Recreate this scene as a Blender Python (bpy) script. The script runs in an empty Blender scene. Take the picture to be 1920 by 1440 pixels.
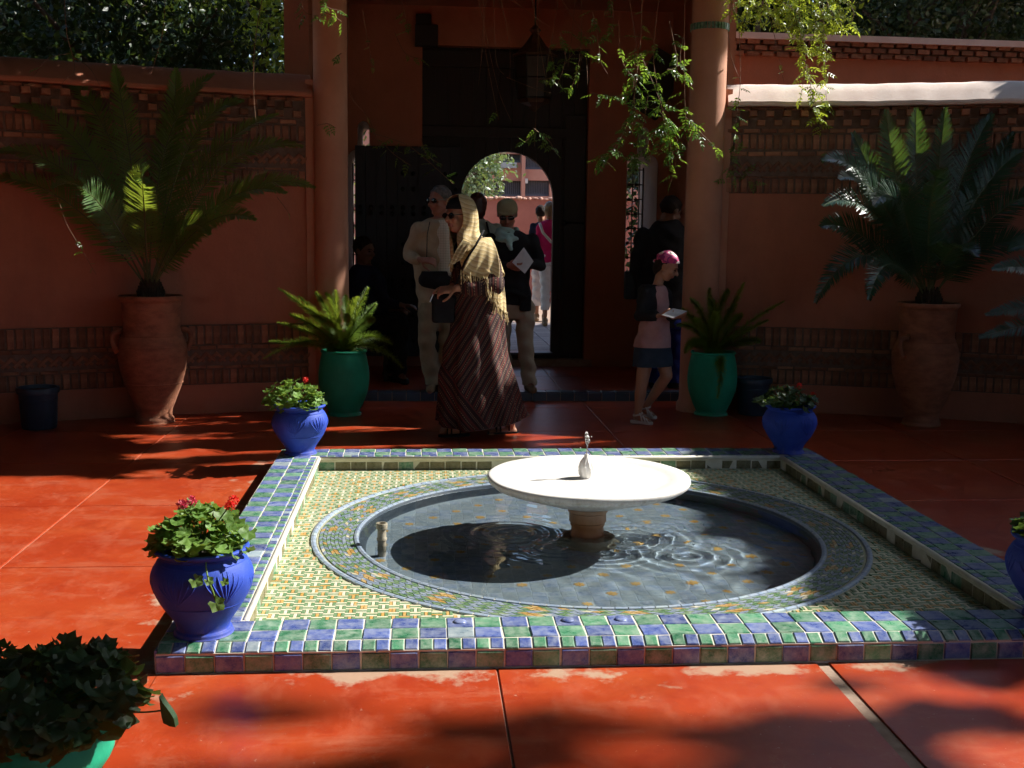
import bpy, bmesh, math, random
import numpy as np
from mathutils import Vector, Matrix, noise
from mathutils.geometry import tessellate_polygon

# ------------------------------------------------------------------ camera, light, exposure
SC = bpy.context.scene
COL = SC.collection
CAM_H = 1.46
F_PX, PITCH, YAW, ROLL = 2100.618, 0.137147, 0.080188, 0.012784
_f0 = Vector((math.sin(YAW), math.cos(YAW), 0)); _r0 = Vector((math.cos(YAW), -math.sin(YAW), 0)); _u0 = Vector((0, 0, 1))
CF = _f0 * math.cos(PITCH) - _u0 * math.sin(PITCH)
_up = _u0 * math.cos(PITCH) + _f0 * math.sin(PITCH)
CR = _r0 * math.cos(ROLL) + _up * math.sin(ROLL)
CU = _up * math.cos(ROLL) - _r0 * math.sin(ROLL)
cd = bpy.data.cameras.new('camera'); cam = bpy.data.objects.new('camera', cd); COL.objects.link(cam)
m = Matrix.Identity(4)
for i in range(3):
    m[i][0] = CR[i]; m[i][1] = CU[i]; m[i][2] = -CF[i]
m[2][3] = CAM_H
cam.matrix_world = m
cd.sensor_width = 36; cd.lens = F_PX / 1920 * 36; cd.clip_start = 0.05; cd.clip_end = 800
SC.camera = cam

SUN_TO = Vector((1.0, 0.22, 0.82)).normalized()          # towards the sun
sl = bpy.data.lights.new('sun', 'SUN'); sun = bpy.data.objects.new('sun', sl); COL.objects.link(sun)
sl.energy = 5.0; sl.angle = math.radians(0.53); sl.color = (1.0, 0.965, 0.90)
sun.rotation_euler = (-SUN_TO).to_track_quat('-Z', 'Y').to_euler(); sun.location = (20, 5, 20)
W = bpy.data.worlds.new('World'); SC.world = W; W.use_nodes = True
_nt = W.node_tree; _bg = _nt.nodes['Background']
_sky = _nt.nodes.new('ShaderNodeTexSky'); _sky.sky_type = 'NISHITA'; _sky.sun_disc = False
_sky.sun_elevation = math.asin(SUN_TO.z); _sky.sun_rotation = math.atan2(SUN_TO.x, SUN_TO.y)
_nt.links.new(_sky.outputs[0], _bg.inputs[0]); _bg.inputs[1].default_value = 0.14
SC.view_settings.view_transform = 'Standard'; SC.view_settings.look = 'None'
SC.view_settings.gamma = 1.0; SC.view_settings.use_curve_mapping = False
SC.view_settings.exposure = 0.95
SC.render.engine = 'CYCLES'
cy = SC.cycles
cy.use_denoising = True
cy.use_adaptive_sampling = True; cy.adaptive_threshold = .025; cy.adaptive_min_samples = 24
cy.max_bounces = 6; cy.diffuse_bounces = 3; cy.glossy_bounces = 3; cy.transmission_bounces = 4; cy.transparent_max_bounces = 16
cy.caustics_reflective = False; cy.caustics_refractive = True
cy.sample_clamp_indirect = 6.0

# ------------------------------------------------------------------ helpers
R = random.Random(7)
NP = np.random.default_rng(11)
ORG = {}

def at(x, y, Y):
    """point of the photograph (1920x1440 px) at depth Y"""
    d = CF * F_PX + CR * (x - 960) - CU * (y - 720)
    t = Y / d.y
    return Vector((d.x * t, Y, CAM_H + d.z * t))

def ground(x, y, z=0.0):
    d = CF * F_PX + CR * (x - 960) - CU * (y - 720)
    t = (z - CAM_H) / d.z
    return Vector((d.x * t, d.y * t, z))

def tag(o, label=None, cat=None, group=None, kind=None):
    if label: o['label'] = label
    if cat: o['category'] = cat
    if group: o['group'] = group
    if kind: o['kind'] = kind
    return o

def thing(name, loc, label, cat, group=None, kind=None):
    o = bpy.data.objects.new(name, None); COL.objects.link(o)
    o.location = loc; o.empty_display_size = 0.1
    ORG[o.name] = Vector(loc)
    return tag(o, label, cat, group, kind)

def link(name, mesh, parent=None, loc=None, rot=None, scale=None):
    """place an object whose mesh has its own local origin; loc is in world space"""
    o = bpy.data.objects.new(name, mesh); COL.objects.link(o)
    L = Vector(loc) if loc is not None else Vector((0, 0, 0))
    if parent is not None:
        o.parent = parent; o.location = L - ORG[parent.name]
    else:
        o.location = L
    ORG[o.name] = L
    if rot is not None:
        if isinstance(rot, Matrix): o.rotation_euler = rot.to_euler()
        else: o.rotation_euler = rot
    if scale is not None:
        o.scale = scale if hasattr(scale, '__len__') else (scale,) * 3
    return o

class MB:
    """collects faces, builds one mesh"""
    def __init__(s): s.v = []; s.f = []; s.m = []
    def add(s, vs, fs, mi=0):
        b = len(s.v); s.v.extend([tuple(p) for p in vs])
        for f in fs: s.f.append(tuple(i + b for i in f)); s.m.append(mi)
    def box(s, c, d, rot=None, mi=0, bev=0.0):
        c = Vector(c); hx, hy, hz = d[0] / 2, d[1] / 2, d[2] / 2
        if bev <= 0:
            vs = [Vector((x * hx, y * hy, z * hz)) for z in (-1, 1) for y in (-1, 1) for x in (-1, 1)]
            fs = [(0, 2, 3, 1), (4, 5, 7, 6), (0, 1, 5, 4), (2, 6, 7, 3), (0, 4, 6, 2), (1, 3, 7, 5)]
        else:
            b = bev
            ring = lambda x, y, z: [Vector((-x, -y, z)), Vector((x, -y, z)), Vector((x, y, z)), Vector((-x, y, z))]
            vs = ring(hx, hy, -hz) + ring(hx, hy, hz - b) + ring(hx - b, hy - b, hz)
            fs = [(3, 2, 1, 0), (8, 9, 10, 11)]
            for k in range(2):
                for i in range(4):
                    j = (i + 1) % 4; fs.append((k * 4 + i, k * 4 + j, k * 4 + 4 + j, k * 4 + 4 + i))
        if rot is not None: vs = [rot @ v for v in vs]
        s.add([v + c for v in vs], fs, mi)
    def tube(s, pts, rad, n=8, mi=0, caps=True):
        pts = [Vector(p) for p in pts]
        if not hasattr(rad, '__len__'): rad = [rad] * len(pts)
        up = None; vs = []; fs = []
        for i, p in enumerate(pts):
            t = (pts[min(i + 1, len(pts) - 1)] - pts[max(i - 1, 0)])
            if t.length < 1e-9: t = Vector((0, 0, 1))
            t.normalize()
            if up is None:
                up = Vector((0, 0, 1)) if abs(t.z) < 0.9 else Vector((1, 0, 0))
            a = t.cross(up); 
            if a.length < 1e-6: a = t.cross(Vector((0, 1, 0)))
            a.normalize(); b = t.cross(a); up = -b
            up = up if up.length else Vector((0, 0, 1))
            for k in range(n):
                q = 2 * math.pi * k / n
                vs.append(p + (a * math.cos(q) + b * math.sin(q)) * rad[i])
        for i in range(len(pts) - 1):
            for k in range(n):
                k2 = (k + 1) % n
                fs.append((i * n + k, i * n + k2, (i + 1) * n + k2, (i + 1) * n + k))
        if caps:
            fs.append(tuple(range(n - 1, -1, -1))); fs.append(tuple((len(pts) - 1) * n + k for k in range(n)))
        s.add(vs, fs, mi)
    def lathe(s, prof, c=(0, 0, 0), n=40, mi=0, fn=None, close=True):
        c = Vector(c); vs = []; fs = []
        for (r, z) in prof:
            for k in range(n):
                q = 2 * math.pi * k / n
                rr = r if fn is None else fn(r, q, z)
                vs.append(c + Vector((rr * math.cos(q), rr * math.sin(q), z)))
        for i in range(len(prof) - 1):
            for k in range(n):
                k2 = (k + 1) % n
                fs.append((i * n + k, i * n + k2, (i + 1) * n + k2, (i + 1) * n + k))
        if close:
            if prof[0][0] > 1e-6: fs.append(tuple(range(n - 1, -1, -1)))
            if prof[-1][0] > 1e-6: fs.append(tuple((len(prof) - 1) * n + k for k in range(n)))
        s.add(vs, fs, mi)
    def ell(s, c, r, rot=None, n=14, k=9, mi=0):
        c = Vector(c); vs = []; fs = []
        for i in range(k + 1):
            a = math.pi * i / k - math.pi / 2
            for j in range(n):
                q = 2 * math.pi * j / n
                v = Vector((r[0] * math.cos(a) * math.cos(q), r[1] * math.cos(a) * math.sin(q), r[2] * math.sin(a)))
                if rot is not None: v = rot @ v
                vs.append(c + v)
        for i in range(k):
            for j in range(n):
                j2 = (j + 1) % n
                fs.append((i * n + j, i * n + j2, (i + 1) * n + j2, (i + 1) * n + j))
        s.add(vs, fs, mi)
    def cap(s, a, b, ra, rb, n=12, mi=0):
        a = Vector(a); b = Vector(b); d = b - a
        if d.length < 1e-6: d = Vector((0, 0, 1e-4))
        t = d.normalized(); pts = []; rr = []
        for q in (-1.0, -.86, -.5): pts.append(a + t * ra * q); rr.append(ra * math.sqrt(max(1 - q * q, .0004)))
        for k in range(5): pts.append(a + d * k / 4); rr.append(ra + (rb - ra) * k / 4)
        for q in (.5, .86, 1.0): pts.append(b + t * rb * q); rr.append(rb * math.sqrt(max(1 - q * q, .0004)))
        s.tube(pts, rr, n, mi)
    def prism(s, loops, y0, y1, mi=0):
        """extruded polygon with holes in the XZ plane, from y0 (front) to y1 (back)"""
        tess = tessellate_polygon([[Vector((p[0], p[1], 0)) for p in l] for l in loops])
        flat = [p for l in loops for p in l]; n = len(flat)
        vs = [(p[0], y0, p[1]) for p in flat] + [(p[0], y1, p[1]) for p in flat]
        fs = []
        for a, b, c in tess:
            A, B, C = flat[a], flat[b], flat[c]
            cr = (B[0] - A[0]) * (C[1] - A[1]) - (B[1] - A[1]) * (C[0] - A[0])
            if cr < 0: b, c = c, b
            fs.append((a, b, c)); fs.append((a + n, c + n, b + n))
        o = 0
        for l in loops:
            ln = len(l)
            ar = sum(l[i][0] * l[(i + 1) % ln][1] - l[(i + 1) % ln][0] * l[i][1] for i in range(ln))
            outer = (l is loops[0])
            for i in range(ln):
                j = (i + 1) % ln
                q = (o + i, o + i + n, o + j + n, o + j)
                if (ar > 0) != outer: q = q[::-1]
                fs.append(q[::-1])
            o += ln
        s.add(vs, fs, mi)
    def mesh(s, name, mats, smooth=False, off=None):
        me = bpy.data.meshes.new(name)
        v = s.v
        if off is not None: v = [(p[0] - off[0], p[1] - off[1], p[2] - off[2]) for p in v]
        me.from_pydata(v, [], s.f)
        if not isinstance(mats, (list, tuple)): mats = [mats]
        for q in mats: me.materials.append(q)
        if len(mats) > 1: me.polygons.foreach_set('material_index', s.m)
        if smooth: me.polygons.foreach_set('use_smooth', [True] * len(me.polygons))
        me.update()
        return me
    def build(s, name, mats, parent=None, smooth=False, loc=None):
        """vertices are in world space"""
        L = Vector(loc) if loc is not None else (ORG[parent.name] if parent is not None else Vector((0, 0, 0)))
        me = s.mesh(name, mats, smooth, L)
        return link(name, me, parent, L)

def auto_smooth(o, deg=40):
    me = o.data
    me.polygons.foreach_set('use_smooth', [True] * len(me.polygons))
    try: me.set_sharp_from_angle(angle=math.radians(deg))
    except Exception: pass
    return o

# ------------------------------------------------------------------ materials
def nodes_of(name):
    mt = bpy.data.materials.new(name); mt.use_nodes = True
    nt = mt.node_tree
    return mt, nt, nt.nodes['Principled BSDF'], nt.nodes['Material Output']

def N(nt, t, **kw):
    n = nt.nodes.new(t)
    for k, v in kw.items(): setattr(n, k, v)
    return n

def noise_n(nt, scale, detail=4, rough=.6, coord='Object', vec=None, stretch=None):
    n = N(nt, 'ShaderNodeTexNoise'); n.inputs['Scale'].default_value = scale
    n.inputs['Detail'].default_value = detail; n.inputs['Roughness'].default_value = rough
    if vec is None:
        tc = N(nt, 'ShaderNodeTexCoord'); vec = tc.outputs[coord]
    if stretch:
        mp = N(nt, 'ShaderNodeMapping'); mp.inputs['Scale'].default_value = stretch
        nt.links.new(vec, mp.inputs[0]); vec = mp.outputs[0]
    nt.links.new(vec, n.inputs['Vector'])
    return n

def world_pos(nt):
    return N(nt, 'ShaderNodeNewGeometry').outputs['Position']

def ramp(nt, src, stops, interp='LINEAR'):
    r = N(nt, 'ShaderNodeValToRGB'); e = r.color_ramp.elements; r.color_ramp.interpolation = interp
    while len(e) > 1: e.remove(e[0])
    e[0].position = stops[0][0]; c = stops[0][1]; e[0].color = (*c, 1) if len(c) == 3 else c
    for p, c in stops[1:]:
        q = e.new(p); q.color = (*c, 1) if len(c) == 3 else c
    nt.links.new(src, r.inputs[0])
    return r

def mixc(nt, fac, a, b, mode='MIX'):
    n = N(nt, 'ShaderNodeMix', data_type='RGBA', blend_type=mode)
    for i, q in ((0, fac), (6, a), (7, b)):
        if hasattr(q, 'node'): nt.links.new(q, n.inputs[i])
        elif isinstance(q, (int, float)): n.inputs[i].default_value = q
        else: n.inputs[i].default_value = (*q, 1)
    return n.outputs[2]

def math_n(nt, op, a, b=None, c=None):
    n = N(nt, 'ShaderNodeMath', operation=op)
    for i, q in enumerate((a, b, c)):
        if q is None: continue
        if hasattr(q, 'node'): nt.links.new(q, n.inputs[i])
        else: n.inputs[i].default_value = q
    return n.outputs[0]

def bump(nt, bs, h, strength=.2, dist=.01):
    b = N(nt, 'ShaderNodeBump'); b.inputs['Strength'].default_value = strength; b.inputs['Distance'].default_value = dist
    nt.links.new(h, b.inputs['Height']); nt.links.new(b.outputs[0], bs.inputs['Normal'])

def dk(c, k): return tuple(x * k for x in c)

def pm(name, col, col2=None, scale=6, rough=.6, bscale=60, bstr=.15, bdist=.004, metal=0, spec=.5, rnd=.15, rough2=None, coord='Object', stretch=None, lo=.35, hi=.65):
    mt, nt, bs, out = nodes_of(name)
    col2 = col2 or dk(col, .7)
    vec = world_pos(nt) if coord == 'World' else None
    n = noise_n(nt, scale, 5, .62, coord if coord != 'World' else 'Object', vec, stretch)
    r = ramp(nt, n.outputs[0], [(lo, col), (hi, col2)])
    c = r.outputs[0]
    if rnd:
        oi = N(nt, 'ShaderNodeObjectInfo')
        hs = N(nt, 'ShaderNodeHueSaturation')
        mr = N(nt, 'ShaderNodeMapRange'); mr.inputs[3].default_value = 1 - rnd; mr.inputs[4].default_value = 1 + rnd
        nt.links.new(oi.outputs['Random'], mr.inputs[0]); nt.links.new(mr.outputs[0], hs.inputs['Value'])
        nt.links.new(c, hs.inputs['Color']); c = hs.outputs[0]
    nt.links.new(c, bs.inputs['Base Color'])
    bs.inputs['Roughness'].default_value = rough; bs.inputs['Metallic'].default_value = metal
    bs.inputs['Specular IOR Level'].default_value = spec
    if rough2 is not None:
        mr = N(nt, 'ShaderNodeMapRange'); mr.inputs[3].default_value = rough; mr.inputs[4].default_value = rough2
        nt.links.new(n.outputs[0], mr.inputs[0]); nt.links.new(mr.outputs[0], bs.inputs['Roughness'])
    if bstr:
        n2 = noise_n(nt, bscale, 3, .6, coord if coord != 'World' else 'Object', vec)
        bump(nt, bs, n2.outputs[0], bstr, bdist)
    return mt

def leafm(name, col, col2, rough=.42, trans=.35, tcol=None, scale=5, rnd=.3, spec=.5):
    mt, nt, bs, out = nodes_of(name)
    n = noise_n(nt, scale, 2, .5, vec=world_pos(nt))
    c = ramp(nt, n.outputs[0], [(.35, col), (.65, col2)]).outputs[0]
    oi = N(nt, 'ShaderNodeObjectInfo'); hs = N(nt, 'ShaderNodeHueSaturation')
    mr = N(nt, 'ShaderNodeMapRange'); mr.inputs[3].default_value = 1 - rnd; mr.inputs[4].default_value = 1 + rnd
    nt.links.new(oi.outputs['Random'], mr.inputs[0]); nt.links.new(mr.outputs[0], hs.inputs['Value']); nt.links.new(c, hs.inputs['Color'])
    nt.links.new(hs.outputs[0], bs.inputs['Base Color']); bs.inputs['Roughness'].default_value = rough
    bs.inputs['Specular IOR Level'].default_value = spec
    tr = N(nt, 'ShaderNodeBsdfTranslucent'); tr.inputs[0].default_value = (*(tcol or (col2[0] * 1.8, col2[1] * 1.9, col2[2] * .7)), 1)
    mx = N(nt, 'ShaderNodeMixShader'); mx.inputs[0].default_value = trans
    nt.links.new(bs.outputs[0], mx.inputs[1]); nt.links.new(tr.outputs[0], mx.inputs[2]); nt.links.new(mx.outputs[0], out.inputs[0])
    return mt

M = {}
# red waxed floor with pale scuffs, and grey worn cement along the pool
def floor_mat():
    mt, nt, bs, out = nodes_of('red_waxed_floor')
    P = world_pos(nt)
    a = noise_n(nt, 1.6, 6, .65, vec=P); b = noise_n(nt, 7, 8, .75, vec=P, stretch=(1, .55, 1)); c = noise_n(nt, 45, 4, .7, vec=P)
    base = ramp(nt, a.outputs[0], [(.3, (.32, .030, .008)), (.5, (.385, .046, .012)), (.7, (.44, .074, .020))]).outputs[0]
    sc = ramp(nt, b.outputs[0], [(.50, (0, 0, 0)), (.78, (1, 1, 1))]).outputs[0]
    base = mixc(nt, math_n(nt, 'MULTIPLY', sc, .55), base, (.50, .16, .085))
    d2 = noise_n(nt, 3.2, 9, .8, vec=P, stretch=(.5, 1.6, 1)); sc2 = ramp(nt, d2.outputs[0], [(.53, (0, 0, 0)), (.70, (1, 1, 1))]).outputs[0]
    base = mixc(nt, math_n(nt, 'MULTIPLY', sc2, .5), base, (.48, .18, .10))
    dk2 = ramp(nt, noise_n(nt, 4.5, 7, .7, vec=P).outputs[0], [(.28, (1, 1, 1)), (.46, (0, 0, 0))]).outputs[0]
    base = mixc(nt, math_n(nt, 'MULTIPLY', dk2, .5), base, (.22, .014, .006))
    sp = ramp(nt, c.outputs[0], [(.66, (0, 0, 0)), (.72, (1, 1, 1))]).outputs[0]
    base = mixc(nt, math_n(nt, 'MULTIPLY', sp, .7), base, (.60, .40, .30))
    vo = N(nt, 'ShaderNodeTexVoronoi', feature='DISTANCE_TO_EDGE'); vo.inputs['Scale'].default_value = .9
    wv = N(nt, 'ShaderNodeVectorMath', operation='MULTIPLY_ADD'); nt.links.new(noise_n(nt, 5, 5, .7, vec=P).outputs[1], wv.inputs[0]); wv.inputs[1].default_value = (.35, .35, .35); nt.links.new(P, wv.inputs[2]); nt.links.new(wv.outputs[0], vo.inputs['Vector'])
    ck = ramp(nt, vo.outputs['Distance'], [(.0, (1, 1, 1)), (.006, (0, 0, 0))]).outputs[0]
    base = mixc(nt, math_n(nt, 'MULTIPLY', math_n(nt, 'MULTIPLY', ck, ramp(nt, a.outputs[0], [(.50, (0, 0, 0)), (.64, (1, 1, 1))]).outputs[0]), .28), base, (.62, .42, .30))
    # worn rim: distance outside the pool kerb, broken by noise
    sx = N(nt, 'ShaderNodeSeparateXYZ'); nt.links.new(P, sx.inputs[0])
    dx = math_n(nt, 'SUBTRACT', math_n(nt, 'ABSOLUTE', math_n(nt, 'SUBTRACT', sx.outputs[0], .80)), 1.672)
    dy = math_n(nt, 'SUBTRACT', math_n(nt, 'ABSOLUTE', math_n(nt, 'SUBTRACT', sx.outputs[1], 5.26)), 1.67)
    d = math_n(nt, 'MAXIMUM', dx, dy)
    e = noise_n(nt, 2.6, 6, .65, vec=P)
    w = math_n(nt, 'SUBTRACT', math_n(nt, 'MULTIPLY', math_n(nt, 'SUBTRACT', e.outputs[0], .47), 1.6), d)
    w = ramp(nt, w, [(-.02, (0, 0, 0)), (.10, (1, 1, 1))]).outputs[0]
    base = mixc(nt, math_n(nt, 'MULTIPLY', w, .85), base, (.46, .33, .23))
    nt.links.new(base, bs.inputs['Base Color'])
    rr = N(nt, 'ShaderNodeMapRange'); rr.inputs[3].default_value = .20; rr.inputs[4].default_value = .48
    nt.links.new(b.outputs[0], rr.inputs[0]); nt.links.new(rr.outputs[0], bs.inputs['Roughness'])
    bs.inputs['Specular IOR Level'].default_value = .45
    bump(nt, bs, b.outputs[0], .12, .004)
    return mt
M['floor'] = floor_mat()
M['grout'] = pm('worn_cement_joint', (.40, .29, .21), (.27, .17, .12), 14, .85, rnd=0, coord='World')
def plaster_mat(name, c1, c2, c3):
    mt, nt, bs, out = nodes_of(name); P = world_pos(nt)
    a = noise_n(nt, 1.7, 7, .68, vec=P); b = noise_n(nt, 5, 6, .7, vec=P, stretch=(1, 1, .22)); c = noise_n(nt, 38, 5, .7, vec=P)
    base = ramp(nt, a.outputs[0], [(.32, c1), (.66, c2)]).outputs[0]
    base = mixc(nt, math_n(nt, 'MULTIPLY', ramp(nt, b.outputs[0], [(.48, (0, 0, 0)), (.72, (1, 1, 1))]).outputs[0], .45), base, c3)
    base = mixc(nt, math_n(nt, 'MULTIPLY', ramp(nt, c.outputs[0], [(.62, (0, 0, 0)), (.75, (1, 1, 1))]).outputs[0], .25), base, dk(c2, .5))
    nt.links.new(base, bs.inputs['Base Color']); bs.inputs['Roughness'].default_value = .92; bs.inputs['Specular IOR Level'].default_value = .2
    d = noise_n(nt, 12, 6, .7, vec=P); bump(nt, bs, d.outputs[0], .35, .012)
    return mt
M['plaster'] = plaster_mat('terracotta_plaster', (.50, .205, .125), (.41, .160, .095), (.32, .14, .095))
M['plaster_lit'] = pm('lit_pale_pink_plaster', (.84, .70, .62), (.74, .58, .50), 5, .85, 70, .2, .004, rnd=0, coord='World')  # pale plaster with light put into its colour
M['brick'] = pm('old_clay_brick', (.36, .17, .095), (.22, .095, .055), 14, .9, 90, .5, .006, rnd=.38)
M['mortar'] = pm('dark_lime_mortar', (.20, .135, .10), (.13, .085, .06), 18, .95, 80, .4, .006, rnd=0)
M['column'] = pm('smooth_terracotta_render', (.54, .26, .16), (.46, .21, .125), 3, .8, 60, .12, .003, rnd=0, coord='World')

def zellige(name, c1, c2, wear_sheen):
    mt, nt, bs, out = nodes_of(name)
    P = world_pos(nt)
    a = noise_n(nt, 16, 4, .6, vec=P); b = noise_n(nt, 26, 8, .75, vec=P); oi = N(nt, 'ShaderNodeObjectInfo')
    base = ramp(nt, a.outputs[0], [(.3, c1), (.7, c2)]).outputs[0]
    hs = N(nt, 'ShaderNodeHueSaturation'); mr = N(nt, 'ShaderNodeMapRange'); mr.inputs[3].default_value = .7; mr.inputs[4].default_value = 1.3
    nt.links.new(oi.outputs['Random'], mr.inputs[0]); nt.links.new(mr.outputs[0], hs.inputs['Value']); nt.links.new(base, hs.inputs['Color'])
    w = ramp(nt, b.outputs[0], [(.42, (0, 0, 0)), (.74, (1, 1, 1))]).outputs[0]  # pale wear, strengthened to stand in for sky sheen on the glaze
    base = mixc(nt, math_n(nt, 'MULTIPLY', w, .72), hs.outputs[0], wear_sheen)
    nt.links.new(base, bs.inputs['Base Color'])
    rr = N(nt, 'ShaderNodeMapRange'); rr.inputs[3].default_value = .12; rr.inputs[4].default_value = .5
    nt.links.new(b.outputs[0], rr.inputs[0]); nt.links.new(rr.outputs[0], bs.inputs['Roughness'])
    bump(nt, bs, a.outputs[0], .25, .006)
    return mt
M['tblue'] = zellige('blue_glazed_tile', (.055, .085, .26), (.10, .14, .36), (.46, .50, .56))
M['tgreen'] = zellige('green_glazed_tile', (.045, .18, .095), (.10, .29, .16), (.52, .58, .48))
M['tlight'] = zellige('pale_blue_glazed_tile', (.24, .32, .38), (.32, .40, .44), (.55, .58, .56))
M['tbrown'] = zellige('weathered_olive_tile', (.14, .13, .065), (.20, .17, .08), (.34, .30, .2))
M['mwhite'] = zellige('ivory_mosaic', (.66, .60, .38), (.74, .68, .48), (.8, .78, .7))
M['mochre'] = zellige('ochre_mosaic', (.50, .27, .07), (.60, .36, .10), (.6, .5, .3))
M['mgreen'] = zellige('sea_green_mosaic', (.085, .20, .085), (.15, .28, .13), (.4, .45, .3))
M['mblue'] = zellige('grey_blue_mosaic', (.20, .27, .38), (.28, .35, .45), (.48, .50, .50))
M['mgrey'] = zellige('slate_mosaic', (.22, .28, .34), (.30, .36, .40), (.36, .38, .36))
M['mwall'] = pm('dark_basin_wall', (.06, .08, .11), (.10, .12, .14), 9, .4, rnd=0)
M['mbase'] = pm('mosaic_bed', (.48, .46, .30), (.36, .36, .22), 12, .7, rnd=0)
M['bead'] = pm('white_lime_bead', (.74, .70, .60), (.62, .58, .46), 20, .6, rnd=0)
def marble_mat():
    mt, nt, bs, out = nodes_of('white_marble'); P = world_pos(nt)
    a = noise_n(nt, 5, 8, .7, vec=P); b = noise_n(nt, 30, 5, .7, vec=P, stretch=(1, 1, .12)); sx = N(nt, 'ShaderNodeSeparateXYZ'); nt.links.new(P, sx.inputs[0])
    base = ramp(nt, a.outputs[0], [(.30, (.66, .62, .56)), (.44, (.80, .78, .74)), (.6, (.82, .80, .76)), (.75, (.72, .69, .63))]).outputs[0]
    st = math_n(nt, 'MULTIPLY', ramp(nt, b.outputs[0], [(.42, (0, 0, 0)), (.70, (1, 1, 1))]).outputs[0], ramp(nt, sx.outputs[2], [(.255, (1, 1, 1)), (.286, (0, 0, 0))]).outputs[0])
    base = mixc(nt, math_n(nt, 'MULTIPLY', st, .75), base, (.38, .30, .24))
    nt.links.new(base, bs.inputs['Base Color']); bs.inputs['Roughness'].default_value = .4; bump(nt, bs, a.outputs[0], .1, .004)
    return mt
M['marble'] = marble_mat()
def stained_marble():
    mt, nt, bs, out = nodes_of('stained_marble')
    P = world_pos(nt); sx = N(nt, 'ShaderNodeSeparateXYZ'); nt.links.new(P, sx.inputs[0])
    n = noise_n(nt, 14, 5, .6, vec=P, stretch=(1, 1, .35))
    z = math_n(nt, 'ADD', sx.outputs[2], math_n(nt, 'MULTIPLY', math_n(nt, 'SUBTRACT', n.outputs[0], .5), .10))
    c = ramp(nt, math_n(nt, 'ADD', math_n(nt, 'MULTIPLY', z, 2.2), .2), [(.10, (.30, .27, .19)), (.17, (.24, .075, .02)), (.30, (.36, .15, .055)), (.46, (.50, .30, .18)), (.62, (.66, .54, .43))]).outputs[0]
    nt.links.new(c, bs.inputs['Base Color']); bs.inputs['Roughness'].default_value = .5
    bump(nt, bs, n.outputs[0], .2, .004)
    return mt
M['marble_stain'] = stained_marble()
def water_mat():
    mt, nt, bs, out = nodes_of('pool_water')
    nt.nodes.remove(bs); gl = N(nt, 'ShaderNodeBsdfGlass'); gl.inputs['IOR'].default_value = 1.33; gl.inputs['Roughness'].default_value = 0
    gl.inputs[0].default_value = (.93, .97, .98, 1); nt.links.new(gl.outputs[0], out.inputs[0])
    return mt
M['water'] = water_mat()
def drop_mat():
    mt, nt, bs, out = nodes_of('clear_water_drop')
    bs.inputs['Base Color'].default_value = (1, 1, 1, 1); bs.inputs['Transmission Weight'].default_value = .85
    bs.inputs['Roughness'].default_value = .05; bs.inputs['IOR'].default_value = 1.33
    return mt
M['drop'] = drop_mat()
M['pipe'] = pm('old_grey_pipe', (.36, .32, .24), (.24, .21, .15), 20, .5, rnd=0)
def painted_pot(name, c1, c2, bloom):
    mt, nt, bs, out = nodes_of(name); tc = N(nt, 'ShaderNodeTexCoord').outputs['Object']
    a = noise_n(nt, 6, 6, .65, vec=tc); b = noise_n(nt, 22, 8, .75, vec=tc, stretch=(1, 1, .45)); c = noise_n(nt, 60, 4, .6, vec=tc)
    base = ramp(nt, a.outputs[0], [(.3, c1), (.7, c2)]).outputs[0]
    base = mixc(nt, math_n(nt, 'MULTIPLY', ramp(nt, b.outputs[0], [(.52, (0, 0, 0)), (.80, (1, 1, 1))]).outputs[0], .35), base, bloom)
    sx = N(nt, 'ShaderNodeSeparateXYZ'); nt.links.new(tc, sx.inputs[0])
    low = math_n(nt, 'ADD', math_n(nt, 'MULTIPLY', sx.outputs[2], -9), math_n(nt, 'MULTIPLY', math_n(nt, 'SUBTRACT', b.outputs[0], .35), 2.2))
    base = mixc(nt, math_n(nt, 'MULTIPLY', ramp(nt, low, [(.0, (0, 0, 0)), (.5, (1, 1, 1))]).outputs[0], .35), base, (.20, .16, .13))
    base = mixc(nt, ramp(nt, c.outputs[0], [(.72, (0, 0, 0)), (.75, (1, 1, 1))]).outputs[0], base, bloom)
    nt.links.new(base, bs.inputs['Base Color']); bs.inputs['Roughness'].default_value = .62; bs.inputs['Specular IOR Level'].default_value = .35
    bump(nt, bs, b.outputs[0], .3, .005)
    return mt
M['bluepot'] = painted_pot('majorelle_blue_paint', (.026, .072, .46), (.020, .055, .36), (.11, .18, .52))
M['greenpot'] = painted_pot('turquoise_green_paint', (.014, .36, .20), (.012, .28, .15), (.10, .42, .28))
M['urn'] = pm('weathered_terracotta', (.38, .15, .075), (.22, .085, .045), 9, .85, 50, .5, .006, rnd=0, stretch=(1, 1, 2.2))
M['soil'] = pm('potting_soil', (.045, .028, .018), (.02, .012, .008), 30, .95, 80, .8, .01, rnd=0)
M['bin'] = pm('dark_slate_plastic', (.022, .045, .075), (.016, .03, .05), 5, .45, rnd=0)
M['wood'] = pm('near_black_gate_wood', (.020, .013, .010), (.012, .008, .006), 8, .6, 60, .4, .004, rnd=.3, stretch=(6, 6, .6))
M['leafwood'] = pm('dark_blue_grey_gate_wood', (.020, .021, .028), (.012, .012, .016), 8, .55, 60, .4, .004, rnd=.3, stretch=(6, 6, .6))
M['iron'] = pm('black_iron', (.012, .011, .010), (.02, .018, .015), 12, .45, metal=.6, rnd=0)
M['rust'] = pm('rusty_brown_iron', (.10, .045, .02), (.05, .022, .012), 14, .6, metal=.3, rnd=0)
M['amber'] = pm('old_lantern_glass', (.035, .025, .014), (.02, .014, .008), 9, .5, rnd=0)
M['slate'] = pm('blue_green_step_tile', (.05, .075, .12), (.035, .055, .075), 9, .3, rnd=.3)
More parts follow.
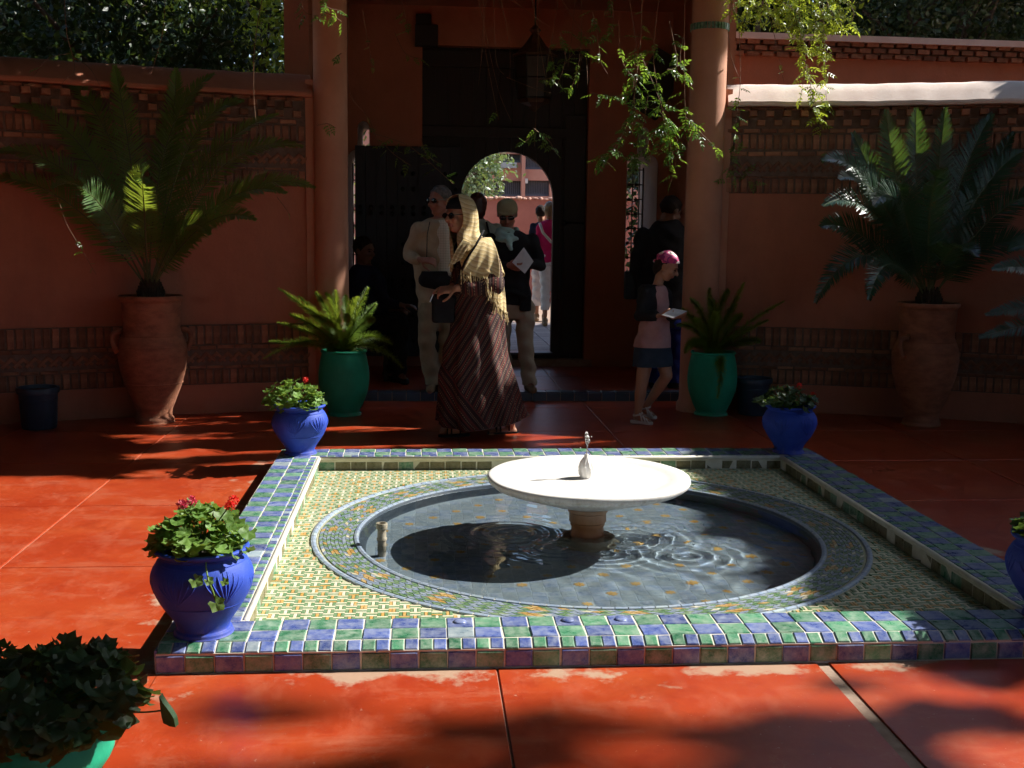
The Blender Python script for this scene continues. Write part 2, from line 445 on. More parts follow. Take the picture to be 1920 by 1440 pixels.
M['bark'] = pm('grey_brown_bark', (.12, .085, .06), (.06, .04, .028), 9, .95, 30, .8, .02, rnd=0, stretch=(1, 1, .3))
M['stem'] = pm('pale_vine_stem', (.26, .14, .07), (.16, .085, .045), 12, .7, rnd=0)
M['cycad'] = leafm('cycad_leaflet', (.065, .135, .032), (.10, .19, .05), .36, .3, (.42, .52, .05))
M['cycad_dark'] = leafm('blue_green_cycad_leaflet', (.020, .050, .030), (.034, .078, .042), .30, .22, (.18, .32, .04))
M['rachis'] = pm('cycad_midrib', (.12, .13, .04), (.08, .10, .03), 10, .5, rnd=0)
M['cycadbase'] = pm('cycad_trunk_scales', (.07, .045, .025), (.03, .02, .012), 25, .9, 40, .9, .02, rnd=0)
M['fern'] = leafm('foxtail_fern_needle', (.09, .17, .018), (.15, .24, .03), .5, .4, (.42, .52, .05))
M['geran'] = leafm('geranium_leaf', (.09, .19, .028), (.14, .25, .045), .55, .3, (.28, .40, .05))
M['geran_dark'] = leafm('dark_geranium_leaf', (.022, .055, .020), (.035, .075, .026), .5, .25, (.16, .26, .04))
M['redfl'] = leafm('scarlet_petal', (.62, .012, .012), (.70, .03, .02), .5, .3, (.8, .05, .03))
M['pinkfl'] = leafm('pink_petal', (.60, .03, .08), (.66, .05, .12), .5, .3, (.8, .08, .15))
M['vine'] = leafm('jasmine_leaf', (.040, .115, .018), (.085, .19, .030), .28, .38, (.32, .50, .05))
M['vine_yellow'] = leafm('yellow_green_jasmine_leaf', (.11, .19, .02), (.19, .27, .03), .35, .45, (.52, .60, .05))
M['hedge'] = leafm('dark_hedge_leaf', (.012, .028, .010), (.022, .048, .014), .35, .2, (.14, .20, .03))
M['canopy'] = leafm('tree_leaf', (.030, .075, .018), (.050, .11, .026), .45, .15)
M['streettree'] = leafm('grey_green_street_leaf', (.07, .11, .055), (.12, .16, .09), .35, .25)
def vcol_mat(name, rough=.85, bs_=60, bstr=.2):
    mt, nt, bs, out = nodes_of(name)
    return mt

# ================================================================== SETTING
# ---- floor: waxed red slabs on a cement bed
PX0, PX1, PY0, PY1, BT = -0.872, 2.472, 3.592, 6.93, 0.085
PCX, PCY = 0.80, 5.261
COX, COY, CR_ = 0.78, -0.31, 9.5
def wall_y(x, r=CR_): return COY + math.sqrt(max(r * r - (x - COX) ** 2, 0))

bed = MB()
_n = 96
ring = [(COX + 9.9 * math.cos(2 * math.pi * k / _n), COY + 9.9 * math.sin(2 * math.pi * k / _n)) for k in range(_n)]
bed.add([(x, y, -.006) for x, y in ring], [tuple(range(_n))])
o = None
def hole_disc():
    # cement bed as a disc with a square hole for the pool
    hx0, hx1, hy0, hy1 = PX0 + .05, PX1 - .05, PY0 + .05, PY1 - .05
    tess = tessellate_polygon([[Vector((x, y, 0)) for x, y in ring], [Vector(p + (0,)) for p in ((hx0, hy0), (hx0, hy1), (hx1, hy1), (hx1, hy0))]])
    pts = ring + [(hx0, hy0), (hx0, hy1), (hx1, hy1), (hx1, hy0)]
    b = MB(); fs = []
    for t in tess:
        A, B, C = (pts[i] for i in t)
        fs.append(t if (B[0] - A[0]) * (C[1] - A[1]) - (B[1] - A[1]) * (C[0] - A[0]) > 0 else (t[0], t[2], t[1]))
    b.add([(x, y, -.006) for x, y in pts], fs)
    return b
floor = hole_disc().build('floor', M['grout']); tag(floor, kind='structure')
XJ = [-8.28, -7.2, -6.12, -5.04, -3.96, -2.88, -1.80, -.87, .25, 1.37, 2.46, 3.54, 4.62, 5.70, 6.78, 7.86, 8.94]
YJ = [-8.2, -7.1, -6.0, -4.9, -3.8, -2.73, -1.65, -.57, .51, 1.59, 2.52, 3.60, 4.79, 5.87, 6.95, 8.03, 9.11, 9.47]
slab_cache = {}
for i in range(len(XJ) - 1):
    for j in range(len(YJ) - 1):
        x0, x1, y0, y1 = XJ[i], XJ[i + 1], YJ[j], YJ[j + 1]
        if max((x - COX) ** 2 + (y - COY) ** 2 for x in (x0, x1) for y in (y0, y1)) > 9.85 ** 2: 
            if y0 < 9.0 or x0 < -1.9 or x1 > 2.5: 
                if min((x - COX) ** 2 + (y - COY) ** 2 for x in (x0, x1) for y in (y0, y1)) > 9.6 ** 2: continue
        # cut the slab against the pool
        rects = [(x0, x1, y0, y1)]
        if x1 > PX0 and x0 < PX1 and y1 > PY0 and y0 < PY1:
            rects = []
            if x0 < PX0 - .02: rects.append((x0, PX0, y0, y1))
            if x1 > PX1 + .02: rects.append((PX1, x1, y0, y1))
            xa, xb = max(x0, PX0), min(x1, PX1)
            if y0 < PY0 - .02: rects.append((xa, xb, y0, PY0))
            if y1 > PY1 + .02: rects.append((xa, xb, PY1, y1))
        for (a, b_, c, d) in rects:
            g = .0035
            gl = .022 if abs(a - 1.37) < .01 and d < 3.7 else g
            gr = .022 if abs(b_ - 1.37) < .01 and d < 3.7 else g
            q = MB(); hx = (b_ - a - gl - gr) / 2; hy = (d - c) / 2 - g
            q.box((0, 0, -.004), (hx * 2, hy * 2, .008), bev=.002)
            me = q.mesh('slab', M['floor'])
            link('slab', me, floor, ((a + gl + b_ - gr) / 2, (c + d) / 2, R.uniform(-.0006, .0006)))

# ---- the pool
pool = thing('fountain_pool', (PCX, PCY, 0), 'square sunken pool with blue and green checkered tile kerb and round basin', 'pool')
kerb = MB()
z0, zt = -.02, BT + .001
IX0, IX1, IY0, IY1 = PX0 + .25, PX1 - .25, PY0 + .25, PY1 - .25
for (a, b_, c, d) in ((PX0, PX1, PY0 + .05, IY0), (PX0, PX1, IY1, PY1), (PX0, IX0, IY0, IY1), (IX1, PX1, IY0, IY1)):
    kerb.box(((a + b_) / 2, (c + d) / 2, (z0 + zt) / 2), (b_ - a, d - c, zt - z0))
kerb.box(((PX0 + PX1) / 2, PY0 + .0255, (z0 + .062) / 2), (PX1 - PX0, .049, .062 - z0)); kerb.box(((PX0 + PX1) / 2, PY0 + .027, .067), (PX1 - PX0 - .004, .052, .022), Matrix.Rotation(.42, 3, 'X'))
kerb = kerb.build('kerb', M['bead'], pool)
TW = (PX1 - PX0) / 35
def tile_mesh(w, d, t, mt, name='tile'):
    q = MB(); q.box((0, 0, 0), (w, d, t), bev=min(.003, t * .45)); return q.mesh(name, mt)
TM = {}
def tmesh(w, d, t, key):
    k = (round(w, 4), round(d, 4), t, key)
    if k not in TM: TM[k] = tile_mesh(w, d, t, M[key])
    return TM[k]
rest = MB(); REST_M = [M['tblue'], M['tgreen'], M['tbrown'], M['tlight']]
RK = {'tblue': 0, 'tgreen': 1, 'tbrown': 2, 'tlight': 3}
ntile = [0]
def put_tile(c, w, d, t, key, rot=None, single=False):
    jig = Matrix.Rotation(R.gauss(0, .012), 3, 'X') @ Matrix.Rotation(R.gauss(0, .012), 3, 'Y') @ Matrix.Rotation(R.gauss(0, .012), 3, 'Z')
    rt = (rot @ jig) if rot is not None else jig
    c = Vector(c) + Vector((R.gauss(0, .0008), R.gauss(0, .0008), R.gauss(0, .0006)))
    if single:
        link('tile', tmesh(w, d, t, key), kerb, c, rt); ntile[0] += 1
    else:
        rest.box(c, (w, d, t), rot=rt, mi=RK[key], bev=.0025)
g = .005
ca = lambda i, j: 'tblue' if (i + j) % 2 == 0 else ('tgreen' if R.random() > .04 else 'tlight')
# front: small outer row, then two rows of squares
for i in range(35):
    for r_ in range(2):
        put_tile((PX0 + TW * (i + .5), PY0 + .05 + .1 * (r_ + .5), BT), TW - g, .1 - g, .009, ca(i, r_ + 1), single=True)
for i in range(70):
    put_tile((PX0 + TW / 2 * (i + .5), PY0 + .0225, BT - .0085), TW / 2 - g, .055 - g, .009, ca(i, 1), Matrix.Rotation(.42, 3, 'X'), single=True)
RX = Matrix.Rotation(math.pi / 2, 3, 'X')
for i in range(35):
    put_tile((PX0 + TW * (i + .5), PY0 - .001, .031), TW - g, .056, .008, ca(i, 0), RX, single=True)
# left, right, back
nl = 32; LL = (PY1 - IY0) / nl
for side in (0, 1):
    for j in range(nl):
        y = IY0 + LL * (j + .5)
        for r_ in range(2):
            x = PX0 + .1 * (r_ + .5) if side == 0 else PX1 - .1 * (r_ + .5)
            put_tile((x, y, BT), .1 - g, LL - g, .009, ca(j, r_), single=(side == 0))
    for j in range(nl * 2 - 5):
        y = IY0 + LL / 2 * (j + .5)
        x = PX0 + .2 + .0185 if side == 0 else PX1 - .2 - .0185
        put_tile((x, y, BT), .037 - g + .002, LL / 2 - g, .009, ca(j, 0), single=(side == 0 and ntile[0] < 300))
    RYo = Matrix.Rotation(math.pi / 2, 3, 'Y')
    for j in range(35):
        put_tile((PX0 - .001 if side == 0 else PX1 + .001, PY0 + TW * (j + .5), BT - .044), .074, TW - g, .008, ca(j, 0), RYo)
    for j in range(30):
        put_tile((IX0 - .006 if side == 0 else IX1 + .006, IY0 + .0945 * (j + .5), BT - .052), .052, .0945 - g, .014, 'tbrown' if R.random() < .75 else 'tgreen', RYo)
for i in range(31):
    for r_ in range(2):
        put_tile((PX0 + .2 + (IX1 - IX0 + .1) / 31 * (i + .5), PY1 - .1 * (r_ + .5), BT), (IX1 - IX0 + .1) / 31 - g, .1 - g, .009, ca(i, r_))
for i in range(60):
    put_tile((IX0 + (IX1 - IX0) / 60 * (i + .5), PY1 - .2185, BT), (IX1 - IX0) / 60 - g, .034, .009, ca(i, 0))
for i in range(30):
    put_tile((IX0 + (IX1 - IX0) / 30 * (i + .5), IY1 + .006, BT - .052), (IX1 - IX0) / 30 - g, .052, .014, 'tbrown' if R.random() < .75 else 'tgreen', RX)
o = rest.build('tile_field', REST_M, kerb); tag(o, kind='stuff')
bead = MB()
for (a, b_) in (((IX0, IY0 + .01, BT - .006), (IX0, IY1, BT - .006)), ((IX0, IY1, BT - .006), (IX1, IY1, BT - .006)), ((IX1, IY1, BT - .006), (IX1, IY0 + .01, BT - .006))):
    bead.tube([Vector(a), Vector(b_)], .0125, 10)
bead.build('kerb_bead', M['bead'], kerb, smooth=True)
# drain plugs on three front tiles
for i, dx in ((9, 0), (13, .01), (15, .0)):
    q = MB(); q.lathe([(0, .0), (.024, .0), (.022, .004), (.012, .006), (0, .006)], (PX0 + TW * (i + 1.5), PY0 + .20, BT + .0042), 16)
    q.build('tile_stain_disc', M['tblue'], kerb, smooth=True)

# mosaic apron with a round hole
R_OUT, R_IN = 1.31, 1.115
ap = MB(); nn = 96
circ = [(PCX + (R_OUT - .01) * math.cos(2 * math.pi * k / nn), PCY + (R_OUT - .01) * math.sin(2 * math.pi * k / nn)) for k in range(nn)]
outer = [(IX0 - .02, IY0 - .02), (IX1 + .02, IY0 - .02), (IX1 + .02, IY1 + .02), (IX0 - .02, IY1 + .02)]
tess = tessellate_polygon([[Vector(p + (0,)) for p in outer], [Vector(p + (0,)) for p in circ]])
pts = outer + circ; fs = []
for t in tess:
    A, B, C = (pts[i] for i in t)
    fs.append(t if (B[0] - A[0]) * (C[1] - A[1]) - (B[1] - A[1]) * (C[0] - A[0]) > 0 else (t[0], t[2], t[1]))
ap.add([(x, y, .006) for x, y in pts], fs)
apron = ap.build('mosaic_apron', M['mbase'], pool)
ms = MB(); CS = .041; nx = int((IX1 - IX0) / CS) + 1; ny = int((IY1 - IY0) / CS) + 1
for i in range(nx):
    for j in range(ny):
        cx, cy = IX0 + CS * (i + .5), IY0 + CS * (j + .5)
        if cx > IX1 - .015 or cy > IY1 - .015: continue
        if math.hypot(cx - PCX, cy - PCY) < R_OUT + .03: continue
        zz = .0075 + R.uniform(-.0005, .0008)
        horiz = (i + j) % 2 == 0
        for k in range(3):
            off = (k - 1) * CS / 3
            if horiz: key = (0, 2, 0)[k]; dims = (CS * (1.0 if k != 1 else 1.25), CS / 3 - .0025, .006); p = (cx, cy + off, zz)
            else: key = (2, 1 if R.random() < .55 else 0, 2)[k]; dims = (CS / 3 - .0025, CS * .96, .006); p = (cx + off, cy, zz)
            if k != 1 and R.random() < .06: key = 1
            ms.box(p, dims, mi=key, bev=.001)
o = ms.build('mosaic_strip_field', [M['mwhite'], M['mochre'], M['mgreen']], apron); tag(o, kind='stuff')
# ring of zigzag pieces between the two rims
rg = MB()
rg.lathe([(R_OUT - .012, .006), (R_IN + .006, .001)], (PCX, PCY, 0), 128, close=False)
rb = rg.build('basin_ring', M['mbase'], pool, smooth=True)
if True:
    me = rb.data
    bm = bmesh.new(); bm.from_mesh(me); bmesh.ops.recalc_face_normals(bm, faces=bm.faces)
    if sum(f.normal.z for f in bm.faces) < 0: bmesh.ops.reverse_faces(bm, faces=bm.faces)
    bm.to_mesh(me); bm.free()
zz = MB(); rows = 9; na = 190
for r_ in range(rows):
    ra = R_IN + .015 + (R_OUT - R_IN - .035) * r_ / rows; rb2 = R_IN + .015 + (R_OUT - R_IN - .035) * (r_ + 1) / rows - .003
    sk = .55 if r_ % 2 == 0 else -.55
    for k in range(na):
        a0 = 2 * math.pi * k / na; a1 = a0 + 2 * math.pi / na * .86; ds = sk * 2 * math.pi / na
        ph = (k // 3 + r_ // 2) % 5
        key = 1 if (k % 10 in (2, 3) and r_ % 4 in (1, 2)) else (2 if (k + r_) % 2 else 3)
        if R.random() < .12: key = R.choice((0, 1, 2, 3))
        zt = .0085 - .0095 * r_ * -1 / rows * -1 + R.uniform(-.0005, .0007)
        zt = .002 + .0055 * r_ / rows + R.uniform(-.0004, .0007)
        P4 = [(ra, a0), (ra, a1), (rb2, a1 + ds), (rb2, a0 + ds)]
        vs = [(PCX + r * math.cos(a), PCY + r * math.sin(a), zt + .003) for r, a in P4] + [(PCX + r * math.cos(a), PCY + r * math.sin(a), zt - .004) for r, a in P4]
        zz.add(vs, [(0, 3, 2, 1)[::-1] if False else (0, 1, 2, 3)[::-1], (0, 1, 5, 4), (1, 2, 6, 5), (2, 3, 7, 6), (3, 0, 4, 7)], key)
o = zz.build('zigzag_piece_field', [M['mwhite'], M['mochre'], M['mgreen'], M['mblue']], rb); tag(o, kind='stuff')
bm = bmesh.new(); bm.from_mesh(o.data); bmesh.ops.recalc_face_normals(bm, faces=bm.faces)
for f in bm.faces:
    if abs(f.normal.z) > .9 and f.normal.z < 0: f.normal_flip()
bm.to_mesh(o.data); bm.free()
for (r0, r1, h, nm) in ((R_OUT - .010, R_OUT + .018, .014, 'outer_rim'), (R_IN - .014, R_IN + .012, .0085, 'inner_rim')):
    q = MB(); n_ = 132
    for k in range(n_):
        a0 = 2 * math.pi * k / n_; a1 = 2 * math.pi * (k + .93) / n_
        pr = [(r0, -.004), (r0 + .003, h), ((r0 + r1) / 2, h + .003), (r1 - .003, h), (r1, -.002)]
        vs = [(PCX + r * math.cos(a), PCY + r * math.sin(a), z) for a in (a0, a1) for r, z in pr]
        q.add(vs, [(i, i + 5, i + 6, i + 1) for i in range(4)], 1 if k % 7 == 3 else 0)
    q.lathe([(r0 + .001, -.004), (r0 + .004, h - .002), (r1 - .004, h - .002), (r1 - .001, -.004)], (PCX, PCY, 0), 128, mi=2, close=False)
    o = q.build(nm, [M['mblue'], M['tlight'], M['bead']], pool)
    bm = bmesh.new(); bm.from_mesh(o.data); bmesh.ops.recalc_face_normals(bm, faces=bm.faces); bm.to_mesh(o.data); bm.free()
ZB = -.165
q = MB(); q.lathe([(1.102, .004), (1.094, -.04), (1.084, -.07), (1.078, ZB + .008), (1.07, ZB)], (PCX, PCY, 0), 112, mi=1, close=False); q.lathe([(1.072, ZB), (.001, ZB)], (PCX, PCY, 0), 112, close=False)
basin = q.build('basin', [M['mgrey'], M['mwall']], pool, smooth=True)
bm = bmesh.new(); bm.from_mesh(basin.data); bmesh.ops.reverse_faces(bm, faces=bm.faces); bm.to_mesh(basin.data); bm.free()
q = MB(); cs = .062
for i in range(-18, 19):
    for j in range(-18, 19):
        x, y = i * cs, j * cs
        if math.hypot(x, y) > 1.03: continue
        star = (i % 4 == 0 and j % 4 == 0) or (i % 4 == 2 and j % 4 == 2)
        zt = ZB - .0012
        if star:
            vs = []
            for k in range(16):
                rr = .030 if k % 2 == 0 else .017
                vs.append((PCX + x + rr * math.cos(k * math.pi / 8), PCY + y + rr * math.sin(k * math.pi / 8), zt + .0042))
            q.add(vs, [tuple(range(16))], 1 if R.random() < .75 else 0)
        else:
            q.box((PCX + x, PCY + y, zt), (cs - .0025, cs - .0025, .005), Matrix.Rotation(R.gauss(0, .03), 3, 'Z'), mi=R.choice((0, 0, 2, 2, 2)), bev=.001)
o = q.build('basin_tile_field', [M['mblue'], M['mochre'], M['mgrey'], M['mgreen']], basin); tag(o, kind='stuff')

# water with real ripples
def ripple_z(x, y):
    z = 0
    for (cx, cy, a, k, fall) in ((.42, 5.28, .0030, 95, .22), (.62, 5.02, .0022, 110, .15), (1.17, 5.35, .0024, 100, .2), (.97, 5.12, .0020, 105, .2), (1.35, 5.05, .0016, 90, .25)):
        d = math.hypot(x - cx, y - cy)
        if d < fall * 3: z += a * math.cos(k * d) * math.exp(-(d / fall) ** 2)
    amp = .0012 * max(0, min(1, (x - .35) / .9)) * max(0, min(1, (5.3 - y) / .5 + .4)) + .0002
    z += amp * (math.sin(34 * x + 21 * y + 2.2 * math.sin(9 * y)) + .8 * math.sin(27 * y - 38 * x * .6 + 2 * math.sin(11 * x)) + .5 * math.sin(52 * (x + .4 * y)))
    return z
q = MB(); NR, NA = 150, 220; vs = [(PCX, PCY, -.003)]
for i in range(1, NR + 1):
    for k in range(NA):
        r = 1.099 * i / NR; a = 2 * math.pi * k / NA
        x, y = PCX + r * math.cos(a), PCY + r * math.sin(a)
        vs.append((x, y, -.003 + ripple_z(x, y) * min(1, (1.105 - r) * 12)))
fs = [(0, 1 + k, 1 + (k + 1) % NA) for k in range(NA)]
for i in range(NR - 1):
    for k in range(NA):
        k2 = (k + 1) % NA
        fs.append((1 + i * NA + k, 1 + (i + 1) * NA + k, 1 + (i + 1) * NA + k2, 1 + i * NA + k2))
q.add(vs, fs); water = q.build('water', M['water'], smooth=True); tag(water, kind='structure')
water.cycles.is_caustics_caster = True; sl.cycles.is_caustics_light = True
for _o in COL.objects:
    if _o.name.split('.')[0] in ('basin', 'basin_tile_field', 'inner_rim', 'basin_ring'): _o.cycles.is_caustics_receiver = True

# ---- fountain bowl
fb = thing('marble_fountain', (PCX, PCY, ZB), 'wide shallow white marble fountain bowl standing on a short rust stained pedestal', 'fountain')
q = MB(); q.lathe([(.150, ZB + .003), (.150, ZB + .02), (.138, ZB + .035), (.134, -.040), (.122, -.03), (.088, -.022), (.080, -.01), (.078, .035), (.084, .045), (.084, .055), (.090, .062), (.090, .105), (.097, .110), (.098, .128), (.086, .134)], (PCX, PCY, 0), 40)
auto_smooth(q.build('pedestal', M['marble_stain'], fb), 35).cycles.is_caustics_receiver = True
q = MB()
wob = lambda r, a, z: r * (1 + .004 * math.sin(5 * a + 1) + .0025 * math.sin(11 * a))
q.lathe([(.07, .130), (.12, .136), (.20, .158), (.30, .190), (.39, .218), (.445, .236), (.470, .246), (.486, .260), (.491, .274), (.489, .284), (.482, .289), (.470, .290), (.448, .288), (.410, .286), (.396, .281), (.37, .279), (.26, .276), (.12, .274), (.001, .274)], (PCX, PCY, 0), 96, fn=wob)
auto_smooth(q.build('bowl', M['marble'], fb), 50)
q = MB()
q.lathe([(.030, .262), (.033, .270), (.029, .278), (.034, .292), (.037, .31), (.036, .33), (.030, .352), (.020, .37), (.012, .38), (.009, .392), (.0, .392)], (PCX - .012, PCY, 0), 40, fn=lambda r, a, z: r * (1 + (.10 * math.sin(10 * a + 60 * z) if .28 < z < .37 else 0)))
auto_smooth(q.build('finial', M['marble'], fb), 30)
q = MB(); jx = PCX - .012
q.tube([(jx, PCY, .39), (jx + .001, PCY, .41), (jx + .003, PCY, .43), (jx - .001, PCY, .448), (jx + .002, PCY, .462)], [.004, .003, .0035, .007, .010], 10)
q.ell((jx + .001, PCY, .470), (.011, .011, .017)); q.ell((jx - .003, PCY - .004, .490), (.008, .008, .012)); q.ell((jx + .009, PCY + .002, .455), (.007, .006, .012))
for (dx, dz) in ((-.03, .42), (.03, .40), (.022, .475)): q.ell((jx + dx, PCY, dz), (.003, .003, .004), n=8, k=6)
jet = q.build('water_jet', M['drop'], smooth=True); tag(jet, 'small clear jet of water bubbling above the marble bowl', 'water jet')
# standpipe
pp = ground(716, 1023, -.003)
sp = thing('standpipe', (pp.x, pp.y, ZB), 'short grey overflow standpipe poking out of the pool water', 'pipe')
q = MB(); H_ = .105
q.lathe([(.020, ZB), (.020, .02), (.024, .024), (.024, .034), (.021, .038), (.020, H_ - .03), (.026, H_ - .026), (.027, H_ - .004), (.025, H_), (.019, H_), (.018, H_ - .03), (.018, ZB + .01)], (pp.x, pp.y, 0), 24, close=False)
auto_smooth(q.build('pipe', M['pipe'], sp), 40).cycles.is_caustics_receiver = True

# ---- courtyard walls (arc of a circle), each with brick courses as parts
def arc_wall(name, xa, xb, label, seed, ytop):
    t = thing(name, ((xa + xb) / 2, wall_y((xa + xb) / 2), 0), label, 'wall')
    th = lambda x: math.atan2(wall_y(x) - COY, x - COX)
    a0, a1 = th(xa), th(xb); n = 60
    def P(a, r, z): return Vector((COX + r * math.cos(a), COY + r * math.sin(a), z))
    def sweep(prof, nm, mt, sm=True, closed=True):
        q = MB(); vs = []; fs = []; k = len(prof)
        for i in range(n + 1):
            a = a0 + (a1 - a0) * i / n
            wb = .0022 * math.sin(i * .53 + seed) + .0016 * math.sin(i * 1.37 + 2 * seed) if nm == 'coping' else 0
            for (r, z) in prof: vs.append(P(a, r, z + wb))
        for i in range(n):
            for j in range(k):
                j2 = (j + 1) % k; fs.append((i * k + j, (i + 1) * k + j, (i + 1) * k + j2, i * k + j2))
        fs.append(tuple(range(k))); fs.append(tuple(n * k + j for j in range(k))[::-1])
        q.add(vs, fs); o = q.build(nm, mt, t)
        bm = bmesh.new(); bm.from_mesh(o.data); bmesh.ops.recalc_face_normals(bm, faces=bm.faces); bm.to_mesh(o.data); bm.free()
        return auto_smooth(o, 35) if sm else o
    sweep([(CR_, -.01), (CR_ + .34, -.01), (CR_ + .34, 2.44), (CR_, 2.44)], 'plaster_face', M['plaster'])
    sweep([(CR_ - .018, 1.772), (CR_ + .02, 1.772), (CR_ + .02, 2.452), (CR_ - .018, 2.452)], 'upper_mortar_band', M['mortar'])
    sweep([(CR_ - .018, .228), (CR_ + .02, .228), (CR_ + .02, .695), (CR_ - .018, .695)], 'lower_mortar_band', M['mortar'])
    sweep([(CR_ - .020, -.01), (CR_ + .02, -.01), (CR_ + .02, .226), (CR_ - .014, .226)], 'plinth', M['plaster'])
    sweep([(CR_ - .105, 2.452), (CR_ - .112, 2.468), (CR_ - .108, 2.486), (CR_ - .095, 2.497), (CR_ - .02, 2.565), (CR_ + .06, 2.622), (CR_ + .13, 2.645), (CR_ + .22, 2.63), (CR_ + .38, 2.51), (CR_ + .40, 2.452)], 'coping', M['plaster_lit'] if xa > 0 else M['plaster'])  # left coping takes darker plaster, its shade put into the colour
    rr = random.Random(seed); cache = {}
    fill = MB(); cnt = [0]
    def brick(a, z, w, h, proud, tilt=0, single=True):
        k = (round(w, 3), round(h, 3), proud)
        if k not in cache:
            q = MB(); q.box((0, 0, 0), (w, h, proud + .02), bev=.004); cache[k] = q.mesh('brick', M['brick'])
        ax = Vector((-math.sin(a), math.cos(a), 0)); 
        # local x -> along wall, local y -> up, local z -> towards the courtyard
        zin = Vector((-math.cos(a), -math.sin(a), 0)); up = Vector((0, 0, 1)); ax = up.cross(zin)
        Rm = Matrix((ax, up, zin)).transposed() @ Matrix.Rotation(tilt + rr.gauss(0, .012), 3, 'Z') @ Matrix.Rotation(rr.gauss(0, .02), 3, 'Y')
        c = P(a, CR_ - .018 - (proud - .02) / 2 + rr.gauss(0, .0025), z + rr.gauss(0, .0015))
        if single and cnt[0] < 300: link('brick', cache[k], t, c, Rm); cnt[0] += 1
        else: fill.box(c, (w, h, proud + .02), Rm, bev=.004)
    L = abs(a1 - a0) * CR_
    def course(z, h, w, pitch, proud, off=0, single=True, tilt=0):
        k = int(L / pitch)
        for i in range(k):
            s_ = (i + .5 + off) * pitch
            if s_ < .03 or s_ > L - .03: continue
            a = a0 + (a1 - a0) * s_ / L
            brick(a, z, w + rr.uniform(-.003, .003) * 0, h, proud, tilt, single)
    course(2.178, .112, .046, .0615, .012)
    course(1.832, .110, .046, .0615, .012)
    course(.618, .145, .046, .0615, .012)
    course(.292, .110, .046, .0615, .012)
    course(2.397, .045, .062, .134, .075)
    course(2.325, .045, .062, .134, .050, .5)
    course(2.266, .030, .122, .134, .016)
    course(2.085, .034, .122, .134, .016, .3)
    course(.520, .028, .122, .134, .016, .2)
    course(.364, .022, .122, .134, .014, .6)
    course(1.902, .016, .122, .134, .012, .1, False)
    course(2.437, .024, .122, .134, .022, .4, False)
    for (zc, hh) in ((1.982, .06), (.442, .05)):
        for tl in (.75, -.75):
            course(zc, .026, .10, .082, .012 if tl > 0 else .007, .25 if tl > 0 else .0, False, tl)
    o = fill.build('brick_field', M['brick'], t); tag(o, kind='stuff')
    return t
wl = arc_wall('courtyard_wall', -3.75, -.87, 'terracotta plastered brick banded wall behind the left urn', 3, 2.6)
wr = arc_wall('courtyard_wall', 2.43, 5.15, 'terracotta plastered brick banded wall with sunlit coping behind the right urn', 5, 2.6)
# the rest of the round courtyard wall, out of the picture
q = MB(); n = 80; aS = math.atan2(wall_y(-3.75) - COY, -3.75 - COX); aE = math.atan2(wall_y(5.15) - COY, 5.15 - COX) + 2 * math.pi
vs = []; fs = []
prof = [(CR_, -.01), (CR_ + .34, -.01), (CR_ + .34, 2.46), (CR_ + .18, 2.6), (CR_ - .09, 2.49), (CR_ - .09, 2.45), (CR_, 2.45)]
for i in range(n + 1):
    a = aS + (aE - aS) * i / n
    for (r, z) in prof: vs.append((COX + r * math.cos(a), COY + r * math.sin(a), z))
k = len(prof)
for i in range(n):
    for j in range(k):
        j2 = (j + 1) % k; fs.append((i * k + j, i * k + j2, (i + 1) * k + j2, (i + 1) * k + j))
q.add(vs, fs); o = q.build('courtyard_wall', M['plaster']); tag(o, 'plain terracotta wall closing the round courtyard beside and behind the viewer', 'wall')
bm = bmesh.new(); bm.from_mesh(o.data); bmesh.ops.recalc_face_normals(bm, faces=bm.faces); bm.to_mesh(o.data); bm.free()

# ---- columns
for (px, lab, band) in ((621.5, 'smooth round terracotta column left of the gate porch', False), (1318.5, 'smooth round terracotta column with dark tile ring right of the gate porch', True)):
    c = at(px, 400, 9.0); r0 = .132 if not band else .146
    t = thing('column', (c.x, 9.0, 0), lab, 'column')
    q = MB(); q.lathe([(r0 + .02, 0), (r0 + .02, .06), (r0 + .004, .085), (r0, .12), (r0, 1.5), (r0 * .985, 3.0), (r0 * .98, 3.5)], (c.x, 9.0, 0), 40)
    auto_smooth(q.build('shaft', M['column'], t), 40)
    if band:
        q = MB()
        for k in range(34):
            a = 2 * math.pi * k / 34; q.box((c.x + (r0 + .001) * math.cos(a), 9.0 + (r0 + .001) * math.sin(a), 3.055), (.014, .022, .05), Matrix.Rotation(a, 3, 'Z'))
        q.build('tile_ring', M['tgreen'], t)
    q = MB()   # flat pier between column and garden wall
    sx = -1 if not band else 1
    q.box((c.x + sx * (r0 + .028), 9.16, 1.29), (.07, .30, 2.6)); q.build('pier', M['column'], t)

# ---- gate porch: raised platform, rear wall with keyhole windows
PZ = .075
pf = thing('porch_step', (.8, 9.47, 0), 'low tiled step running along the front of the porch', 'step')
q = MB(); q.box((.72, 10.42, PZ / 2 - .004), (4.1, 1.9, PZ)); q.build('platform', M['grout'], pf)
for i in range(4):
    for j in range(2):
        q = MB(); q.box((-.86 + 1.03 * (i + .5), 9.60 + .9 * (j + .5), PZ), (1.022, .892, .009), bev=.002); q.build('slab', M['floor'], pf)
for i in range(33):
    x = -.86 + .12 * (i + .5)
    q = MB(); q.box((x, 9.535, PZ + .0005), (.114, .122, .009), Matrix.Rotation(R.gauss(0, .01), 3, 'Y'), bev=.002); q.build('tile', M['slate'], pf)
    q = MB(); q.box((x, 9.468, PZ / 2), (.114, .010, PZ - .008), bev=.002); q.build('tile', M['slate'], pf)
